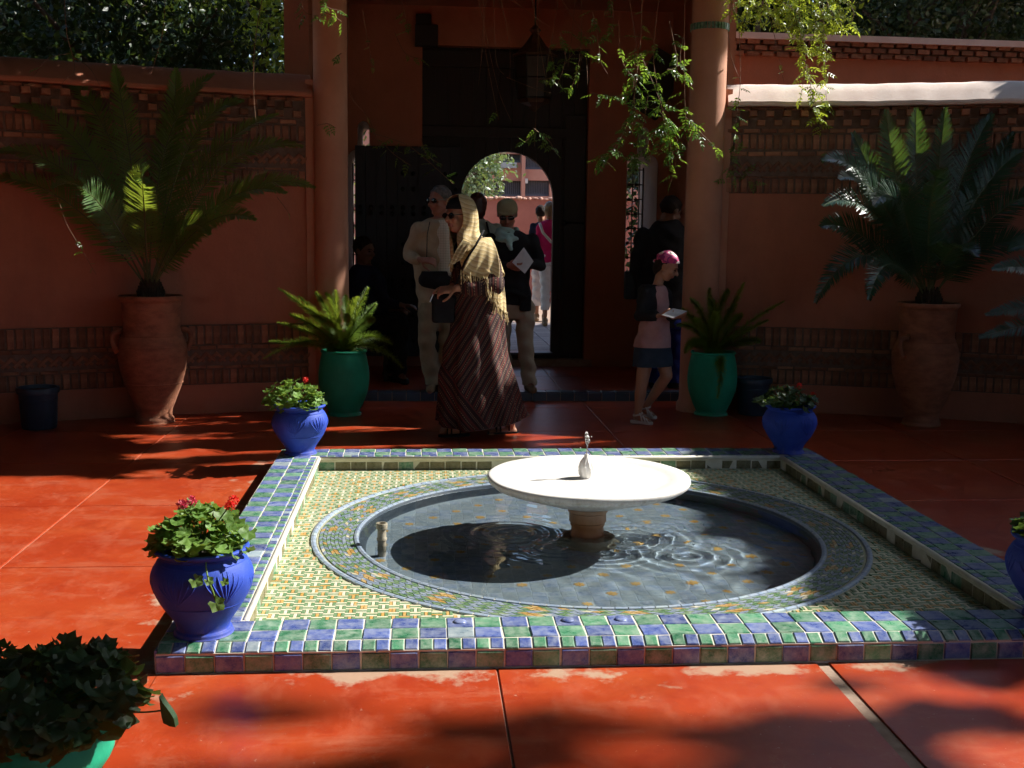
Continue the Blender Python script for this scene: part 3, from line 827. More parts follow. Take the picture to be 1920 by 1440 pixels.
# the porch floor reaches the arch
GY = 11.3; GTH = 1.0
def keyhole(cx, zb):
    pts = [(cx - .16, zb), (cx + .16, zb), (cx + .16, 2.12)]
    for k in range(5): a = k / 4 * math.pi / 2; pts.append((cx + .06 + .10 * math.cos(a), 2.12 + .10 * math.sin(a)))
    for k in range(9): a = k / 8 * math.pi; pts.append((cx + .058 * math.cos(a), 2.43 + .062 * math.sin(a)))
    for k in range(5): a = math.pi / 2 + k / 4 * math.pi / 2; pts.append((cx - .06 + .10 * math.cos(a), 2.12 + .10 * math.sin(a)))
    pts.append((cx - .16, 2.12))
    out = []
    for p_ in pts:
        if not out or math.hypot(p_[0] - out[-1][0], p_[1] - out[-1][1]) > 1e-4: out.append(p_)
    return out
gx0, gx1, gz1 = -.01, 1.64, 3.23
por = thing('gate_porch', (.8, GY, 0), 'deep brown plastered porch wall with two keyhole windows around the gate', 'building')
KL, KR = keyhole(-.585, .95), keyhole(2.195, .95)
q = MB(); q.prism([[(-1.15, -.01), (2.66, -.01), (2.66, 3.6), (-1.15, 3.6)], [(gx0, 0.0), (gx0, gz1), (gx1, gz1), (gx1, 0.0)], KL[::-1], KR[::-1]], GY, GY + GTH)
o = q.build('rear_wall', M['plaster'], por)
bm = bmesh.new(); bm.from_mesh(o.data); bmesh.ops.remove_doubles(bm, verts=bm.verts, dist=1e-5); bmesh.ops.recalc_face_normals(bm, faces=bm.faces); bm.to_mesh(o.data); bm.free()
for (a, b_) in ((-1.15, -.95), (2.46, 2.66)):
    q = MB(); q.box(((a + b_) / 2, 10.5, 1.8), (b_ - a, 1.598, 3.62)); q.build('side_wall', M['plaster'], por)
q = MB(); q.box((.755, 11.0, 3.70), (4.2, 2.7, .2)); q.build('roof', M['plaster'], por)
q = MB(); q.box((-.30, GY - .02, 1.65), (.03, .04, 3.3)); 
q = MB(); q.box((2.30, GY - .06, 2.9), (.34, .12, .6), Matrix.Rotation(.5, 3, 'Y')); q.build('corbel', M['wood'], por)
# keyhole window reveals lined paler, outside light put into the colour
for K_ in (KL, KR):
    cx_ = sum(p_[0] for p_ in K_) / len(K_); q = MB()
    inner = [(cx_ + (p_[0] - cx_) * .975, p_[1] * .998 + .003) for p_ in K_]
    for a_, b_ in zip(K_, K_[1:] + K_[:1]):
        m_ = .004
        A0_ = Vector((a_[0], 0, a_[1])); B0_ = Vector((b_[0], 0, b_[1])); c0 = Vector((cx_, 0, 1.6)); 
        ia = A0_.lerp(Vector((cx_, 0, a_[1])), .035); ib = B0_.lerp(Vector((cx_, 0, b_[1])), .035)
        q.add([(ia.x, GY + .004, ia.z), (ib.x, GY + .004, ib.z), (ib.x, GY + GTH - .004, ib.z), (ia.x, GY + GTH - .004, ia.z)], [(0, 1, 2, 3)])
    q.build('lit_window_reveal', M['plaster_lit'], por)
# window grilles
for (cx, lab) in ((-.585, ''), (2.195, '')):
    gr = MB()
    for x in (cx - .11, cx - .037, cx + .037, cx + .11): gr.tube([(x, GY + .72, .95), (x, GY + .72, 2.2)], .007, 6)
    for z in [1.02 + .155 * k for k in range(8)]:
        gr.tube([(cx - .16, GY + .72, z), (cx + .16, GY + .72, z)], .007, 6)
        for x in (cx - .074, cx, cx + .074): gr.ell((x, GY + .72, z), (.018, .006, .018), n=8, k=6)
    gr.build('window_grille', M['rust'], por)
    fr = MB()
    for x in (cx - .150, cx + .150): fr.box((x, GY + .72, 1.54), (.018, .03, 1.18))
    fr.build('window_frame', M['rust'], por)

# ---- the gate: fixed planks round an arched wicket
gate = thing('wooden_gate', (.815, GY + .1, PZ), 'tall near black plank gate with a round arched wicket opening', 'gate')
AX, AR, AS, AZ0 = .846, .467, 1.765, .2
npk = 13; pw = (gx1 - gx0) / npk
for i in range(npk):
    x0, x1 = gx0 + pw * i + .002, gx0 + pw * (i + 1) - .002
    xs = [x0 + (x1 - x0) * k / 8 for k in range(9)]
    def arch(x):
        d = abs(x - AX)
        return AS + math.sqrt(AR * AR - d * d) if d < AR else None
    tops = [arch(x) for x in xs]
    yy = GY + .12 + (.004 if i % 2 else 0)
    def plank(poly):
        q = MB(); q.prism([poly], yy, yy + .06); o = q.build('plank', M['wood'], gate)
        bm = bmesh.new(); bm.from_mesh(o.data); bmesh.ops.recalc_face_normals(bm, faces=bm.faces); bm.to_mesh(o.data); bm.free()
    if all(t is None for t in tops): plank([(x0, .08), (x1, .08), (x1, gz1), (x0, gz1)])
    elif all(t is not None for t in tops):
        plank([(xs[k], tops[k]) for k in range(9)] + [(x1, gz1), (x0, gz1)])
        plank([(x0, .08), (x1, .08), (x1, AZ0), (x0, AZ0)])
    else:
        inn = [k for k in range(9) if tops[k] is not None]
        if inn[0] > 0:   # left edge plank: solid left of the jamb
            xj = AX - AR
            plank([(x0, .08), (xj, .08), (xj, AS)] + [(xs[k], tops[k]) for k in inn] + [(x1, gz1), (x0, gz1)])
            plank([(xj, .08), (x1, .08), (x1, AZ0), (xj, AZ0)])
        else:
            xj = AX + AR
            plank([(xs[k], tops[k]) for k in inn] + [(xj, AS), (xj, .08), (x1, .08), (x1, gz1), (x0, gz1)])
            plank([(x0, .08), (xj, .08), (xj, AZ0), (x0, AZ0)])
q = MB(); q.prism([[(gx0, .08), (AX - AR, .08), (AX - AR, AS)] + [(AX - AR * math.cos(math.pi * k / 20), AS + AR * math.sin(math.pi * k / 20)) for k in range(1, 20)] + [(AX + AR, AS), (AX + AR, .08), (gx1, .08), (gx1, gz1), (gx0, gz1)]], GY + .185, GY + .21)
o = q.build('backing_board', M['wood'], gate)
bm = bmesh.new(); bm.from_mesh(o.data); bmesh.ops.recalc_face_normals(bm, faces=bm.faces); bm.to_mesh(o.data); bm.free()
for (z, h) in ((3.12, .16), (2.42, .10)):
    q = MB(); q.box(((gx0 + gx1) / 2, GY + .095, z), (gx1 - gx0 - .01, .045, h), bev=.006); q.build('rail', M['wood'], gate)
q = MB(); q.box((1.52, GY + .095, 1.4), (.2, .04, 2.4), bev=.006); q.build('stile', M['wood'], gate)
q = MB(); q.tube([(1.42, GY + .06, 1.53), (1.50, GY + .03, 1.53), (1.62, GY + .02, 1.525)], .012, 8); q.ell((1.42, GY + .06, 1.53), (.03, .02, .03)); q.build('bolt', M['iron'], gate, smooth=True)
q = MB(); q.box((.846, GY + .11, .205), (.96, .16, .02), bev=.004); q.build('sill', M['slate'], gate)
q = MB(); q.box((.03, GY - .03, 3.31), (.22, .14, .20), bev=.01); q.box((.0, GY - .03, 3.45), (.15, .1, .12), bev=.01); q.build('pivot_block', M['wood'], gate)
# open leaf, folded flat against the porch wall
lf = thing('door_leaf', (-.15, GY - .1, PZ), 'dark studded plank door leaf folded open against the porch wall', 'door')
lx0, lx1 = -.665, .37; lw = (lx1 - lx0) / 10
for i in range(10):
    q = MB(); q.box((lx0 + lw * (i + .5), GY - .09 + (.005 if i % 2 else 0), 1.22), (lw - .006, .05, 2.06), bev=.005); q.build('plank', M['leafwood'], lf)
q = MB(); q.box(((lx0 + lx1) / 2, GY - .052, 1.22), (lx1 - lx0 - .004, .02, 2.05)); q.build('backing_board', M['leafwood'], lf)
sm = MB(); sm.ell((0, 0, 0), (.022, .014, .022), n=10, k=6); stud = sm.mesh('stud', M['iron'], True)
for i in range(10):
    for z in (1.99, 1.84, 1.66, 1.60, 1.30, 1.12, .95, .89, .60, .35):
        if z in (1.99, 1.84, 1.12, .60) and i not in (4, 5, 8, 9): continue
        if z in (1.30,) and i not in (0, 4): continue
        link('stud', stud, lf, (lx0 + lw * (i + .5), GY - .125, z))

# ---- back garden wall on the right
bw = thing('garden_wall', (5.2, 11.2, 0), 'higher terracotta garden wall with dentil brick cornice beyond the sunlit coping', 'wall')
q = MB(); q.prism([[(2.7, 0), (9.5, 0), (9.5, 3.22), (2.7, 3.22)], [(5.00, 2.70), (5.00, 2.86), (5.05, 2.92), (5.10, 2.94), (5.15, 2.92), (5.20, 2.86), (5.20, 2.70)]], 11.2, 11.5)
o = q.build('plaster_face', M['plaster'], bw)
bm = bmesh.new(); bm.from_mesh(o.data); bmesh.ops.recalc_face_normals(bm, faces=bm.faces); bm.to_mesh(o.data); bm.free()
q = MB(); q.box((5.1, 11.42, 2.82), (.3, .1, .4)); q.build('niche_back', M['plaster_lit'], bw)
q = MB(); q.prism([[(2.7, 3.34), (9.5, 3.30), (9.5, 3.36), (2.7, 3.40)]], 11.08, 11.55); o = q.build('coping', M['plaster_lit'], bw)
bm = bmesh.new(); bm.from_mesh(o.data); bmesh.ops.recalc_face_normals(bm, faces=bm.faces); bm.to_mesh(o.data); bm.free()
q = MB(); q.box((6.1, 11.2, 3.28), (6.8, .06, .13)); q.build('mortar_band', M['mortar'], bw)
bq = MB(); bq.box((0, 0, 0), (.115, .09, .045), bev=.005); bqm = bq.mesh('brick', M['brick'])
for k in range(24):
    for (z, yy, o_) in ((3.318, 11.15, 0), (3.262, 11.165, .5), (3.208, 11.18, 0)):
        link('brick', bqm, bw, (2.78 + .15 * (k + o_), yy, z - .0003 * k), (R.gauss(0, .02), R.gauss(0, .02), R.gauss(0, .03)))

# ---- outside the gate: pavement, street wall, apartment house
q = MB(); q.add([(-60, 11.0, .05), (60, 11.0, .05), (60, 160, .05), (-60, 160, .05)], [(0, 1, 2, 3)]); st = q.build('street', M['grout']); tag(st, kind='structure')
q = MB(); q.add([(-60, -60, -.30), (60, -60, -.30), (60, 11, -.30), (-60, 11, -.30)], [(0, 1, 2, 3)]); gd = q.build('ground', M['soil']); tag(gd, kind='structure')
pav = pm('grey_pink_paver', (.34, .29, .28), (.26, .21, .21), 6, .7, rnd=.2)
pq = MB(); pq.box((0, 0, 0), (.235, .235, .012), bev=.003); pqm = pq.mesh('paver', pav)
q = MB(); q.box((.9, 12.32, .10), (1.64, 2.1, .10)); q.build('threshold', M['grout'], por)
for i in range(7):
    for j in range(8): link('paver', pqm, por, (.10 + .242 * i, 11.55 + .242 * j, .153), (0, 0, R.gauss(0, .01)))
for i in range(-4, 12):
    for j in range(14): link('paver', pqm, st, (.2 + .242 * i, 13.6 + .242 * j, .056 + R.uniform(-.001, .001)), (0, 0, R.gauss(0, .01)))
sw_m = pm('rose_pink_plaster', (.52, .20, .16), (.42, .15, .12), 2, .9, rnd=0, coord='World')
sw = thing('street_wall', (2, 22, 0), 'rose pink street wall seen through the arched wicket', 'wall')
q = MB(); q.box((2, 22.2, 1.02), (26, .4, 2.05)); q.build('plaster_face', sw_m, sw)
q = MB()
for k in range(70):
    x = -2 + .11 * k; q.ell((x, 22.05, 2.045 + R.uniform(0, .025)), (R.uniform(.04, .10), .1, R.uniform(.015, .05)), n=7, k=5)
q.build('crumbling_cap', pm('crumbling_pink_render', (.55, .34, .25), (.40, .2, .15), 9, .9, rnd=0), sw)
ab = thing('apartment_building', (6, 40, 0), 'pink apartment block with glazed balconies beyond the street wall', 'building')
bpink = pm('salmon_render', (.46, .22, .16), (.40, .18, .13), 1, .9, rnd=0, coord='World')
glass = pm('dim_window_glass', (.10, .11, .12), (.07, .07, .08), 1, .2, rnd=.4); barm = pm('grey_steel_bar', (.14, .14, .17), (.1, .1, .12), 2, .5, rnd=0)
BY = 40
def brect(x0, y0, x1, y1, Y=BY): a = at(x0, y0, Y); b_ = at(x1, y1, Y); return a.x, b_.x, b_.z, a.z
A0 = at(600, 240, BY); A1 = at(1300, 240, BY)
bz1 = 9.0
holes = []
wins = [(930, 288, 977, 305, 3), (985, 290, 1024, 318, 2), (926, 338, 977, 368, 2), (985, 338, 1030, 368, 2), (870, 288, 920, 305, 3), (860, 338, 915, 368, 2), (1050, 290, 1090, 318, 2)]
q = MB(); loops = [[(A0.x, 0), (A1.x, 0), (A1.x, bz1), (A0.x, bz1)]]
for w in wins:
    x0, x1, za, zb = brect(*w[:4]); loops.append([(x0, za), (x0, zb), (x1, zb), (x1, za)])
q.prism(loops, BY, BY + .5); o = q.build('facade', bpink, ab)
bm = bmesh.new(); bm.from_mesh(o.data); bmesh.ops.recalc_face_normals(bm, faces=bm.faces); bm.to_mesh(o.data); bm.free()
for w in wins:
    x0, x1, za, zb = brect(*w[:4])
    q = MB(); q.box(((x0 + x1) / 2, BY + .42, (za + zb) / 2), (x1 - x0 - .004, .04, zb - za - .004)); wo = q.build('window', glass, ab)
    q = MB()
    nb = 3 if w[1] < 300 and w[4] == 3 else 14
    for k in range(nb + 1):
        x = x0 + (x1 - x0) * k / nb; q.box((x, BY + .30, (za + zb) / 2), (.05 if nb == 3 else .03, .06, zb - za - .01))
    q.box(((x0 + x1) / 2, BY + .30, za + .05), (x1 - x0, .07, .08)); q.build('window_bars', barm, wo)
x0, x1, za, zb = brect(934, 305, 967, 316); q = MB(); q.box(((x0 + x1) / 2, BY - .25, (za + zb) / 2), (x1 - x0, .3, zb - za)); q.build('balcony_box', pm('pale_grey_panel', (.34, .36, .36), rnd=0), ab)
x0, x1, za, zb = brect(978, 240, 983, 368); q = MB(); q.box(((x0 + x1) / 2, BY - .15, 4), (x1 - x0, .3, 9)); q.build('pilaster', bpink, ab)
x0, x1, za, zb = brect(984, 335, 989, 344); q = MB(); q.box(((x0 + x1) / 2, BY - .1, (za + zb) / 2), (x1 - x0, .08, zb - za)); q.build('notice_plate', pm('white_plate', (.75, .75, .72), rnd=0), ab)

# ================================================================== PLANTS
def rand_dirs(n, rng=NP):
    d = rng.normal(size=(n, 3)); return d / np.linalg.norm(d, axis=1)[:, None]

def leaf_cloud(name, C, size, mat, parent=None, aspect=.5, droop=.3, rng=NP, sizes=None):
    """many folded leaves as one mesh; C in world space"""
    n = len(C); C = np.asarray(C, float)
    d = rand_dirs(n, rng); d[:, 2] -= droop; d /= np.linalg.norm(d, axis=1)[:, None]
    s = np.cross(d, rand_dirs(n, rng)); s /= np.linalg.norm(s, axis=1)[:, None]
    nn = np.cross(d, s)
    L = (size * rng.uniform(.6, 1.3, n) if sizes is None else sizes)[:, None]
    Wd = L * aspect * .5
    base = C - d * L * .5; tip = C + d * L * .5
    a = C + s * Wd + nn * L * .08 - d * L * .06; b = C - s * Wd + nn * L * .08 - d * L * .06
    V = np.stack([base, a, tip, b], 1).reshape(-1, 3)
    L0 = np.array(ORG[parent.name]) if parent is not None else np.zeros(3)
    V = V - L0
    me = bpy.data.meshes.new(name)
    nf = n * 2
    me.vertices.add(n * 4); me.vertices.foreach_set('co', V.astype(np.float32).ravel())
    me.loops.add(nf * 3); me.polygons.add(nf)
    b4 = np.arange(n)[:, None] * 4
    idx = np.concatenate([b4 + np.array([[0, 1, 2]]), b4 + np.array([[0, 2, 3]])], 1).ravel()
    me.loops.foreach_set('vertex_index', idx.astype(np.int32))
    me.polygons.foreach_set('loop_start', (np.arange(nf) * 3).astype(np.int32))
    me.materials.append(mat); me.update(); me.validate()
    return link(name, me, parent, tuple(L0))

def clumps(n_c, per, lo, hi, spread, rng=NP):
    c = rng.uniform(lo, hi, (n_c, 3))
    return (c[:, None, :] + rng.normal(0, 1, (n_c, per, 3)) * np.asarray(spread)).reshape(-1, 3)

def bez(p0, p1, p2, n):
    return [p0 * (1 - t) ** 2 + p1 * 2 * t * (1 - t) + p2 * t * t for t in [i / (n - 1) for i in range(n)]]

# ---- shade of the place: drawn mask that clears tree and pergola leaves for light, in sun-projected floor coordinates
KU, KV = 1 / .82, .22 / .82
def sproj(x, y, z): return x - z * KU, y - z * KV
def wobble(u, v, s, k): return (np.sin(u * s + k) * np.cos(v * s * 1.31 + 2 * k) + .6 * np.sin(u * s * 2.3 + v * s * 1.7 + k * 3) + .4 * np.cos(v * s * 3.1 - u * s * 1.1 + k)) / 2
def lit(u, v, near=False):
    w1 = wobble(u, v, 3.0, 1.0) * .12; w2 = wobble(u, v, 6.0, 2.0) * .07
    L = (v < 6.46 + .1 * (u < -2) + w2 * .6) & (u < 1.62 + w1) & (u > -2.9) & (v > 2.45)                       # open sky over pool and front floor
    L |= (v < 6.98 + w2 * .3) & (u > -1.05) & (u < 1.62 + w1)
    L |= ((u + 1.05) / .42) ** 2 + ((v - 6.62) / .33) ** 2 < 1                          # blue pot at the far left corner
    fr = (v < 3.50)                                                                     # broken branch shade over the front floor
    sh = wobble(u * .75 + v * .5, v * 2.3 - u * .75, 3.1, .4) + .5 * wobble(u, v * 1.4 - u * .4, 7.0, 1.7) + .25 * wobble(u, v, 17.0, .9)
    if near: L |= fr & (v > 2.45) & (u > -2.9) & (u < 3.2)
    else: L &= ~(fr & (sh > -.22 + .60 * (v - 2.9) - .20 * np.clip(u, 0, 1.2)) & (v < 3.46) & (u > -.75))
    L |= fr & (v > 2.3) & (u > 1.5) & (u < 3.2) & (sh < -.10)
    L &= ~((v < 3.22) & (u < -1.02))                                                    # corner plant stands in shade
    # streaks on the floor by the left urn
    for (uc, vc, ul, vl, sl_) in ((-1.78, 8.24, .34, .05, -.35), (-1.56, 7.80, .50, .22, -.10), (-1.50, 7.24, .36, .11, .25), (-1.42, 6.67, .30, .08, .05), (-.86, 7.45, .28, .05, .7), (-1.1, 7.62, .25, .04, .3)):
        L |= np.abs(v - vc - sl_ * (u - uc)) < vl * np.clip(1 - ((u - uc) / ul + .25) ** 2, 0, 1) * (1 + 2.2 * w2) * ((np.abs(np.sin(v * 21 + u * 3)) > .28) | (vl < .1))
    # woman: back of the scarf and robe
    L |= (np.abs(v - (7.72 + .22 * u)) < .21) & (u > -1.55) & (u < .12)
    L |= (u - .20) ** 2 + (v - 8.02) ** 2 < .13 ** 2                                   # girl's headscarf
    L |= ((u + 1.55) / .40) ** 2 + ((v - 8.62) / .26) ** 2 < 1                          # left fern
    # coping of the right wall (z 2.55) and sprays of vine
    xs = u + 2.55 * KU; yc = COY + np.sqrt(np.clip(CR_ ** 2 - (xs - COX) ** 2, 0, None)) + .03 - 2.55 * KV
    L |= (np.abs(v - yc) < .17) & (xs > 2.42) & (xs < 4.20 + w1)
    L |= ((u + .35) / .75) ** 2 + ((v - 8.15) / .22) ** 2 < 1
    # right cycad: tips at about Y 8.0-8.4
    L |= ((u - 1.02) / .36) ** 2 + ((v - 7.66) / .20) ** 2 < 1
    # sprays hanging by the gate
    for (uc, vc, rr) in ((-1.15, 7.66, .22), (-.85, 7.72, .18), (-1.40, 7.55, .16), (-.95, 7.50, .14), (-.62, 7.62, .12), (-1.9, 7.75, .10)):
        L |= (u - uc) ** 2 + (v - vc) ** 2 < rr ** 2
    # left cycad tips
    for (uc, vc, rr) in ((-4.30, 7.55, .16), (-4.95, 7.50, .13), (-3.55, 7.50, .15), (-4.05, 7.35, .14), (-3.95, 7.62, .12)):
        L |= (u - uc) ** 2 + (v - vc) ** 2 < rr ** 2
    L |= ((u + 2.14) / .16) ** 2 + ((v - 8.42) / .10) ** 2 < 1                          # foot of the left urn
    return L

def shade_filter(C, near=False, mg=.05):
    u, v = sproj(C[:, 0], C[:, 1], C[:, 2]); hit = lit(u, v, near)
    for a, b in ((mg, 0), (-mg, 0), (0, mg), (0, -mg)): hit |= lit(u + a, v + b, near)
    return C[~hit]

# pergola over the porch front: beams and a vine roof, above the picture
pg = thing('pergola', (.0, 8.3, 0), 'timber pergola roofed with jasmine above the porch front', 'pergola')
bmw = pm('grey_timber', (.16, .11, .07), rnd=.2, stretch=(.5, 4, 4))
for yb in (8.95,):
    q = MB(); q.box((-.4, yb, 3.60), (6.4, .10, .10)); q.build('beam', bmw, pg)
rng2 = np.random.default_rng(5)
C = rng2.uniform((-4.6, 7.15, 3.42), (2.75, 9.4, 3.62), (26000, 3))
C = shade_filter(C, True)
o = leaf_cloud('vine_roof', C, .10, M['canopy'], pg, .62, .2, rng2); tag(o, kind='stuff')

def tree(name, base, h, label, crown_pts, leaf, mat, group=None, trunk_r=.16, limbs=6, aspect=.5, rng=NP):
    t = thing(name, base, label, 'tree', group)
    b = Vector(base); C = np.asarray(crown_pts); cc = Vector(C.mean(0))
    q = MB(); top = Vector((b.x + (cc.x - b.x) * .25, b.y + (cc.y - b.y) * .25, max(b.z + h * .45, cc.z)))
    pts = [b + (top - b) * (i / 6) + Vector((R.gauss(0, .05), R.gauss(0, .05), 0)) * (i > 0) for i in range(7)]
    q.tube(pts, [trunk_r * (1.25 if i == 0 else 1 - .1 * i) for i in range(7)], 10)
    for k in range(limbs):
        e = Vector(C[R.randrange(len(C))]); s_ = pts[3 + k % 4]
        mid = s_.lerp(e, .5) + Vector((0, 0, .15 * (e - s_).length))
        B_ = np.array([tuple(p) for p in bez(s_, mid, e, 30)])
        if lit(*sproj(B_[:, 0], B_[:, 1], B_[:, 2]), True).any(): continue
        q.tube(bez(s_, mid, e, 7), [trunk_r * .5 * (1 - i / 8) for i in range(7)], 6)
    q.build('trunk', M['bark'], t, smooth=True)
    o = leaf_cloud('crown', C, leaf, mat, t, aspect, .3, rng); tag(o, kind='stuff')
    return t

# tall shade trees beyond the courtyard wall on the right: unseen crowns shaped by the mask
def unseen_shade_tree(x0, x1, ulo, uhi, vlo, vhi, n, seed, base, label, leaf=.17):
    rg_ = np.random.default_rng(seed)
    u = rg_.uniform(ulo, uhi, n); v = rg_.uniform(vlo, vhi, n); x = rg_.uniform(x0, x1, n)
    z = (x - u) / KU; y = v + z * KV
    C = np.stack([x, y, z], 1); C = C[(z > 2.7)]
    C = shade_filter(C)
    return tree('unseen_shade_tree', base, 9, label, C, leaf, M['canopy'], 'shade trees around the courtyard', .22, 8, .6, rg_)
unseen_shade_tree(9.2, 10.6, -1.6, 3.2, 6.2, 9.6, 26000, 21, (10.4, 9.6, -.3), 'tall shade tree beyond the wall right of the porch', .15)
unseen_shade_tree(10.0, 11.6, 1.3, 6.5, 2.2, 7.2, 24000, 22, (11.2, 6.6, -.3), 'tall shade tree beyond the wall at the right of the pool', .17)
unseen_shade_tree(15.5, 17.0, -1.0, 4.5, 1.6, 3.6, 15000, 23, (16.5, 5.6, -.3), 'open crowned shade tree beyond the wall at the viewer\'s right', .15)
unseen_shade_tree(9.4, 11.0, -5.2, -1.4, 7.9, 10.2, 8000, 24, (10.9, 11.4, -.3), 'tall shade tree farthest behind the right hand garden wall', .2)

unseen_shade_tree(9.3, 11.4, 0.0, 4.2, 10.6, 13.6, 14000, 25, (10.6, 14.4, -.3), 'unseen tall shade tree added right of the garden wall corner', .18)  # added out of view to shade the foliage above the garden wall
def back_tree(lo, hi, n, base, label, seed):  # hidden tree added to shade the foliage behind the left wall
    rg_ = np.random.default_rng(seed); C = shade_filter(rg_.uniform(lo, hi, (n, 3)), True)
    return tree('unseen_shade_tree', base, 9, label, C, .2, M['canopy'], 'shade trees around the courtyard', .22, 8, .6, rg_)
back_tree((-3.0, 12.5, 4.7), (4.0, 15.0, 9.0), 16000, (.0, 13.6, -.3), 'unseen tall shade tree added behind the porch roof', 26)
# unseen tree canopies added over and around the courtyard to block sky light
def sky_blocker(label, lo, hi, n, base, seed, leaf=.34):
    rg_ = np.random.default_rng(seed); C = rg_.uniform(lo, hi, (n, 3)); C = shade_filter(C, True, .11)
    return tree('unseen_shade_tree', base, 7, label, C, leaf, M['canopy'], 'shade trees around the courtyard', .2, 8, .7, rg_)
sky_blocker('unseen tree canopy added to block sky over the left half of the courtyard', (-9.4, -.5, 3.8), (1.0, 8.9, 5.2), 15000, (-9.8, 4.0, -.3), 41)
sky_blocker('unseen tree canopy added to block sky over the right half of the courtyard', (1.0, -.5, 3.8), (9.6, 8.9, 5.2), 14000, (10.2, 1.0, -.3), 46)
sky_blocker('unseen tree canopy added to block sky over the viewer', (-9.0, -9.5, 3.8), (9.5, -.5, 5.2), 22000, (-7.5, -7.0, -.3), 42)
sky_blocker('unseen high tree canopy added to block sky above the right half of the courtyard', (-1.5, -3.0, 6.6), (11.0, 9.2, 8.8), 20000, (11.2, -2.0, -.3), 47)
sky_blocker('unseen leafy tree added behind the viewer to block sky', (-6, -11.5, 2.4), (9, -9.6, 7), 5000, (1.5, -10.8, -.3), 43)
sky_blocker('unseen leafy tree added left of the courtyard to block sky', (-11.5, -7, 2.4), (-9.4, 8, 7), 5000, (-10.6, 1.0, -.3), 44)
sky_blocker('unseen leafy tree added behind the viewer on the right to block sky', (4, -10.5, 4.5), (12, -1.0, 8.5), 6000, (10.4, -5.5, -.3), 45)

# background foliage behind the left wall
rgh = np.random.default_rng(31)
def hedge_pts(n, fx, rg_):
    p = clumps(n, 34, fx[0], fx[1], (.20, .22, .18), rg_); return p
for (lab, lo, hi, nc, base) in (
    ('dark leafy tree behind the far left end of the wall', (-5.4, 10.6, 2.3), (-3.4, 12.0, 4.6), 330, (-4.3, 11.4, -.3)),
    ('dark leafy tree behind the wall above the left urn', (-3.4, 10.4, 2.3), (-1.85, 11.8, 4.4), 300, (-2.6, 11.2, -.3))):
    tree('garden_tree', base, 4, lab, hedge_pts(nc, (lo, hi), rgh), .085, M['hedge'], 'trees behind the left wall', .10, 6, .55, rgh)
C = clumps(46, 26, (-1.95, 11.6, 2.3), (-1.35, 12.4, 3.9), (.14, .2, .16), rgh)
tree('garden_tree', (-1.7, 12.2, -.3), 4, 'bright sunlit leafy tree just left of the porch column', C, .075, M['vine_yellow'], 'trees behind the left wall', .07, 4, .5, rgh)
for (lab, lo, hi, nc, base) in (
    ('dark leafy tree above the garden wall at the far right', (4.7, 12.2, 3.2), (7.8, 13.8, 5.6), 420, (6.2, 13.0, -.3)),):
    tree('garden_tree', base, 4, lab, hedge_pts(nc, (lo, hi), rgh), .085, M['hedge'], None, .12, 6, .55, rgh)
# dense trees far behind close the view above the walls
for (lab, lo, hi, base) in (('tall dark tree far behind the left wall', (-7.5, 14.5, 1.8), (-1.3, 17, 5.6), (-4.5, 16, -.3)), ('tall dark tree far behind the right garden wall', (3.2, 14.5, 2.2), (9.6, 17, 5.8), (6.5, 16, -.3))):
    C = clumps(620, 36, lo, hi, (.35, .4, .3), rgh)
    tree('garden_tree', base, 7, lab, C, .20, M['hedge'], 'tall trees behind the garden', .2, 6, .6, rgh)
C = clumps(60, 30, (2.75, 11.8, 3.2), (4.6, 12.6, 4.3), (.16, .2, .16), rgh)
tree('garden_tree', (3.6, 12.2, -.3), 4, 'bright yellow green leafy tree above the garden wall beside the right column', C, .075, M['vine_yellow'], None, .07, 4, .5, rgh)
C = clumps(60, 34, (2.4, 12.9, .7), (3.6, 14.0, 2.6), (.16, .16, .2), rgh)  # bush added to darken what shows through the right window
tree('street_bush', (3.0, 13.7, .05), 2, 'dark bush added to darken the view through the right keyhole window', C, .10, M['hedge'], None, .05, 4, .5, rgh)
# street tree through the arch
C = clumps(60, 40, (at(868, 300, 25).x, 24.4, 2.0), (at(925, 300, 25).x, 25.6, 3.4), (.22, .3, .2), rgh)
tree('street_tree', (at(895, 300, 25).x, 25, .05), 3, 'small grey green tree behind the street wall', C, .13, M['streettree'], None, .08, 5, .5, rgh)
# low leaves seen through the left keyhole window
C = clumps(30, 34, (-1.5, 13.6, .9), (.1, 14.4, 3.0), (.16, .2, .2), rgh)
tree('street_bush', (-.75, 14, .05), 2, 'sunlit yellow green bush behind the left keyhole window', C, .09, M['vine_yellow'], None, .05, 4, .5, rgh)

# ---- pots
def lathe_part(prof, c, mt, par, nm, n=48, ang=40, fn=None):
    q = MB(); q.lathe(prof, c, n, fn=fn); return auto_smooth(q.build(nm, mt, par), ang)

def geranium_leaf(seed):
    r_ = random.Random(seed); q = MB(); n = 15
    vs = [Vector((0, 0, 0))]
    for k in range(n):
        a = -2.75 + 5.5 * k / (n - 1)
        rr = (1 + .16 * math.cos(a * 5.2 + .3) + r_.uniform(-.06, .06)) * (.85 + .15 * math.cos(a))
        vs.append(Vector((rr * math.sin(a), rr * math.cos(a), .22 * rr * rr * (.7 + .5 * math.cos(a * 5.2)))))
    for k in range(n):
        vs.append(vs[1 + k] * .55 + Vector((0, 0, -.05)))
    fs = []
    for k in range(n - 1):
        fs.append((0, 1 + n + k + 1, 1 + n + k)[::-1][::-1]); fs.append((1 + n + k, 1 + n + k + 1, 1 + k + 1, 1 + k))
    q.add(vs, fs)
    me = q.mesh('leaf', M['geran'], True)
    return me
GL = [geranium_leaf(k) for k in range(4)]
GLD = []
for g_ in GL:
    c_ = g_.copy(); c_.materials.clear(); c_.materials.append(M['geran_dark']); GLD.append(c_)

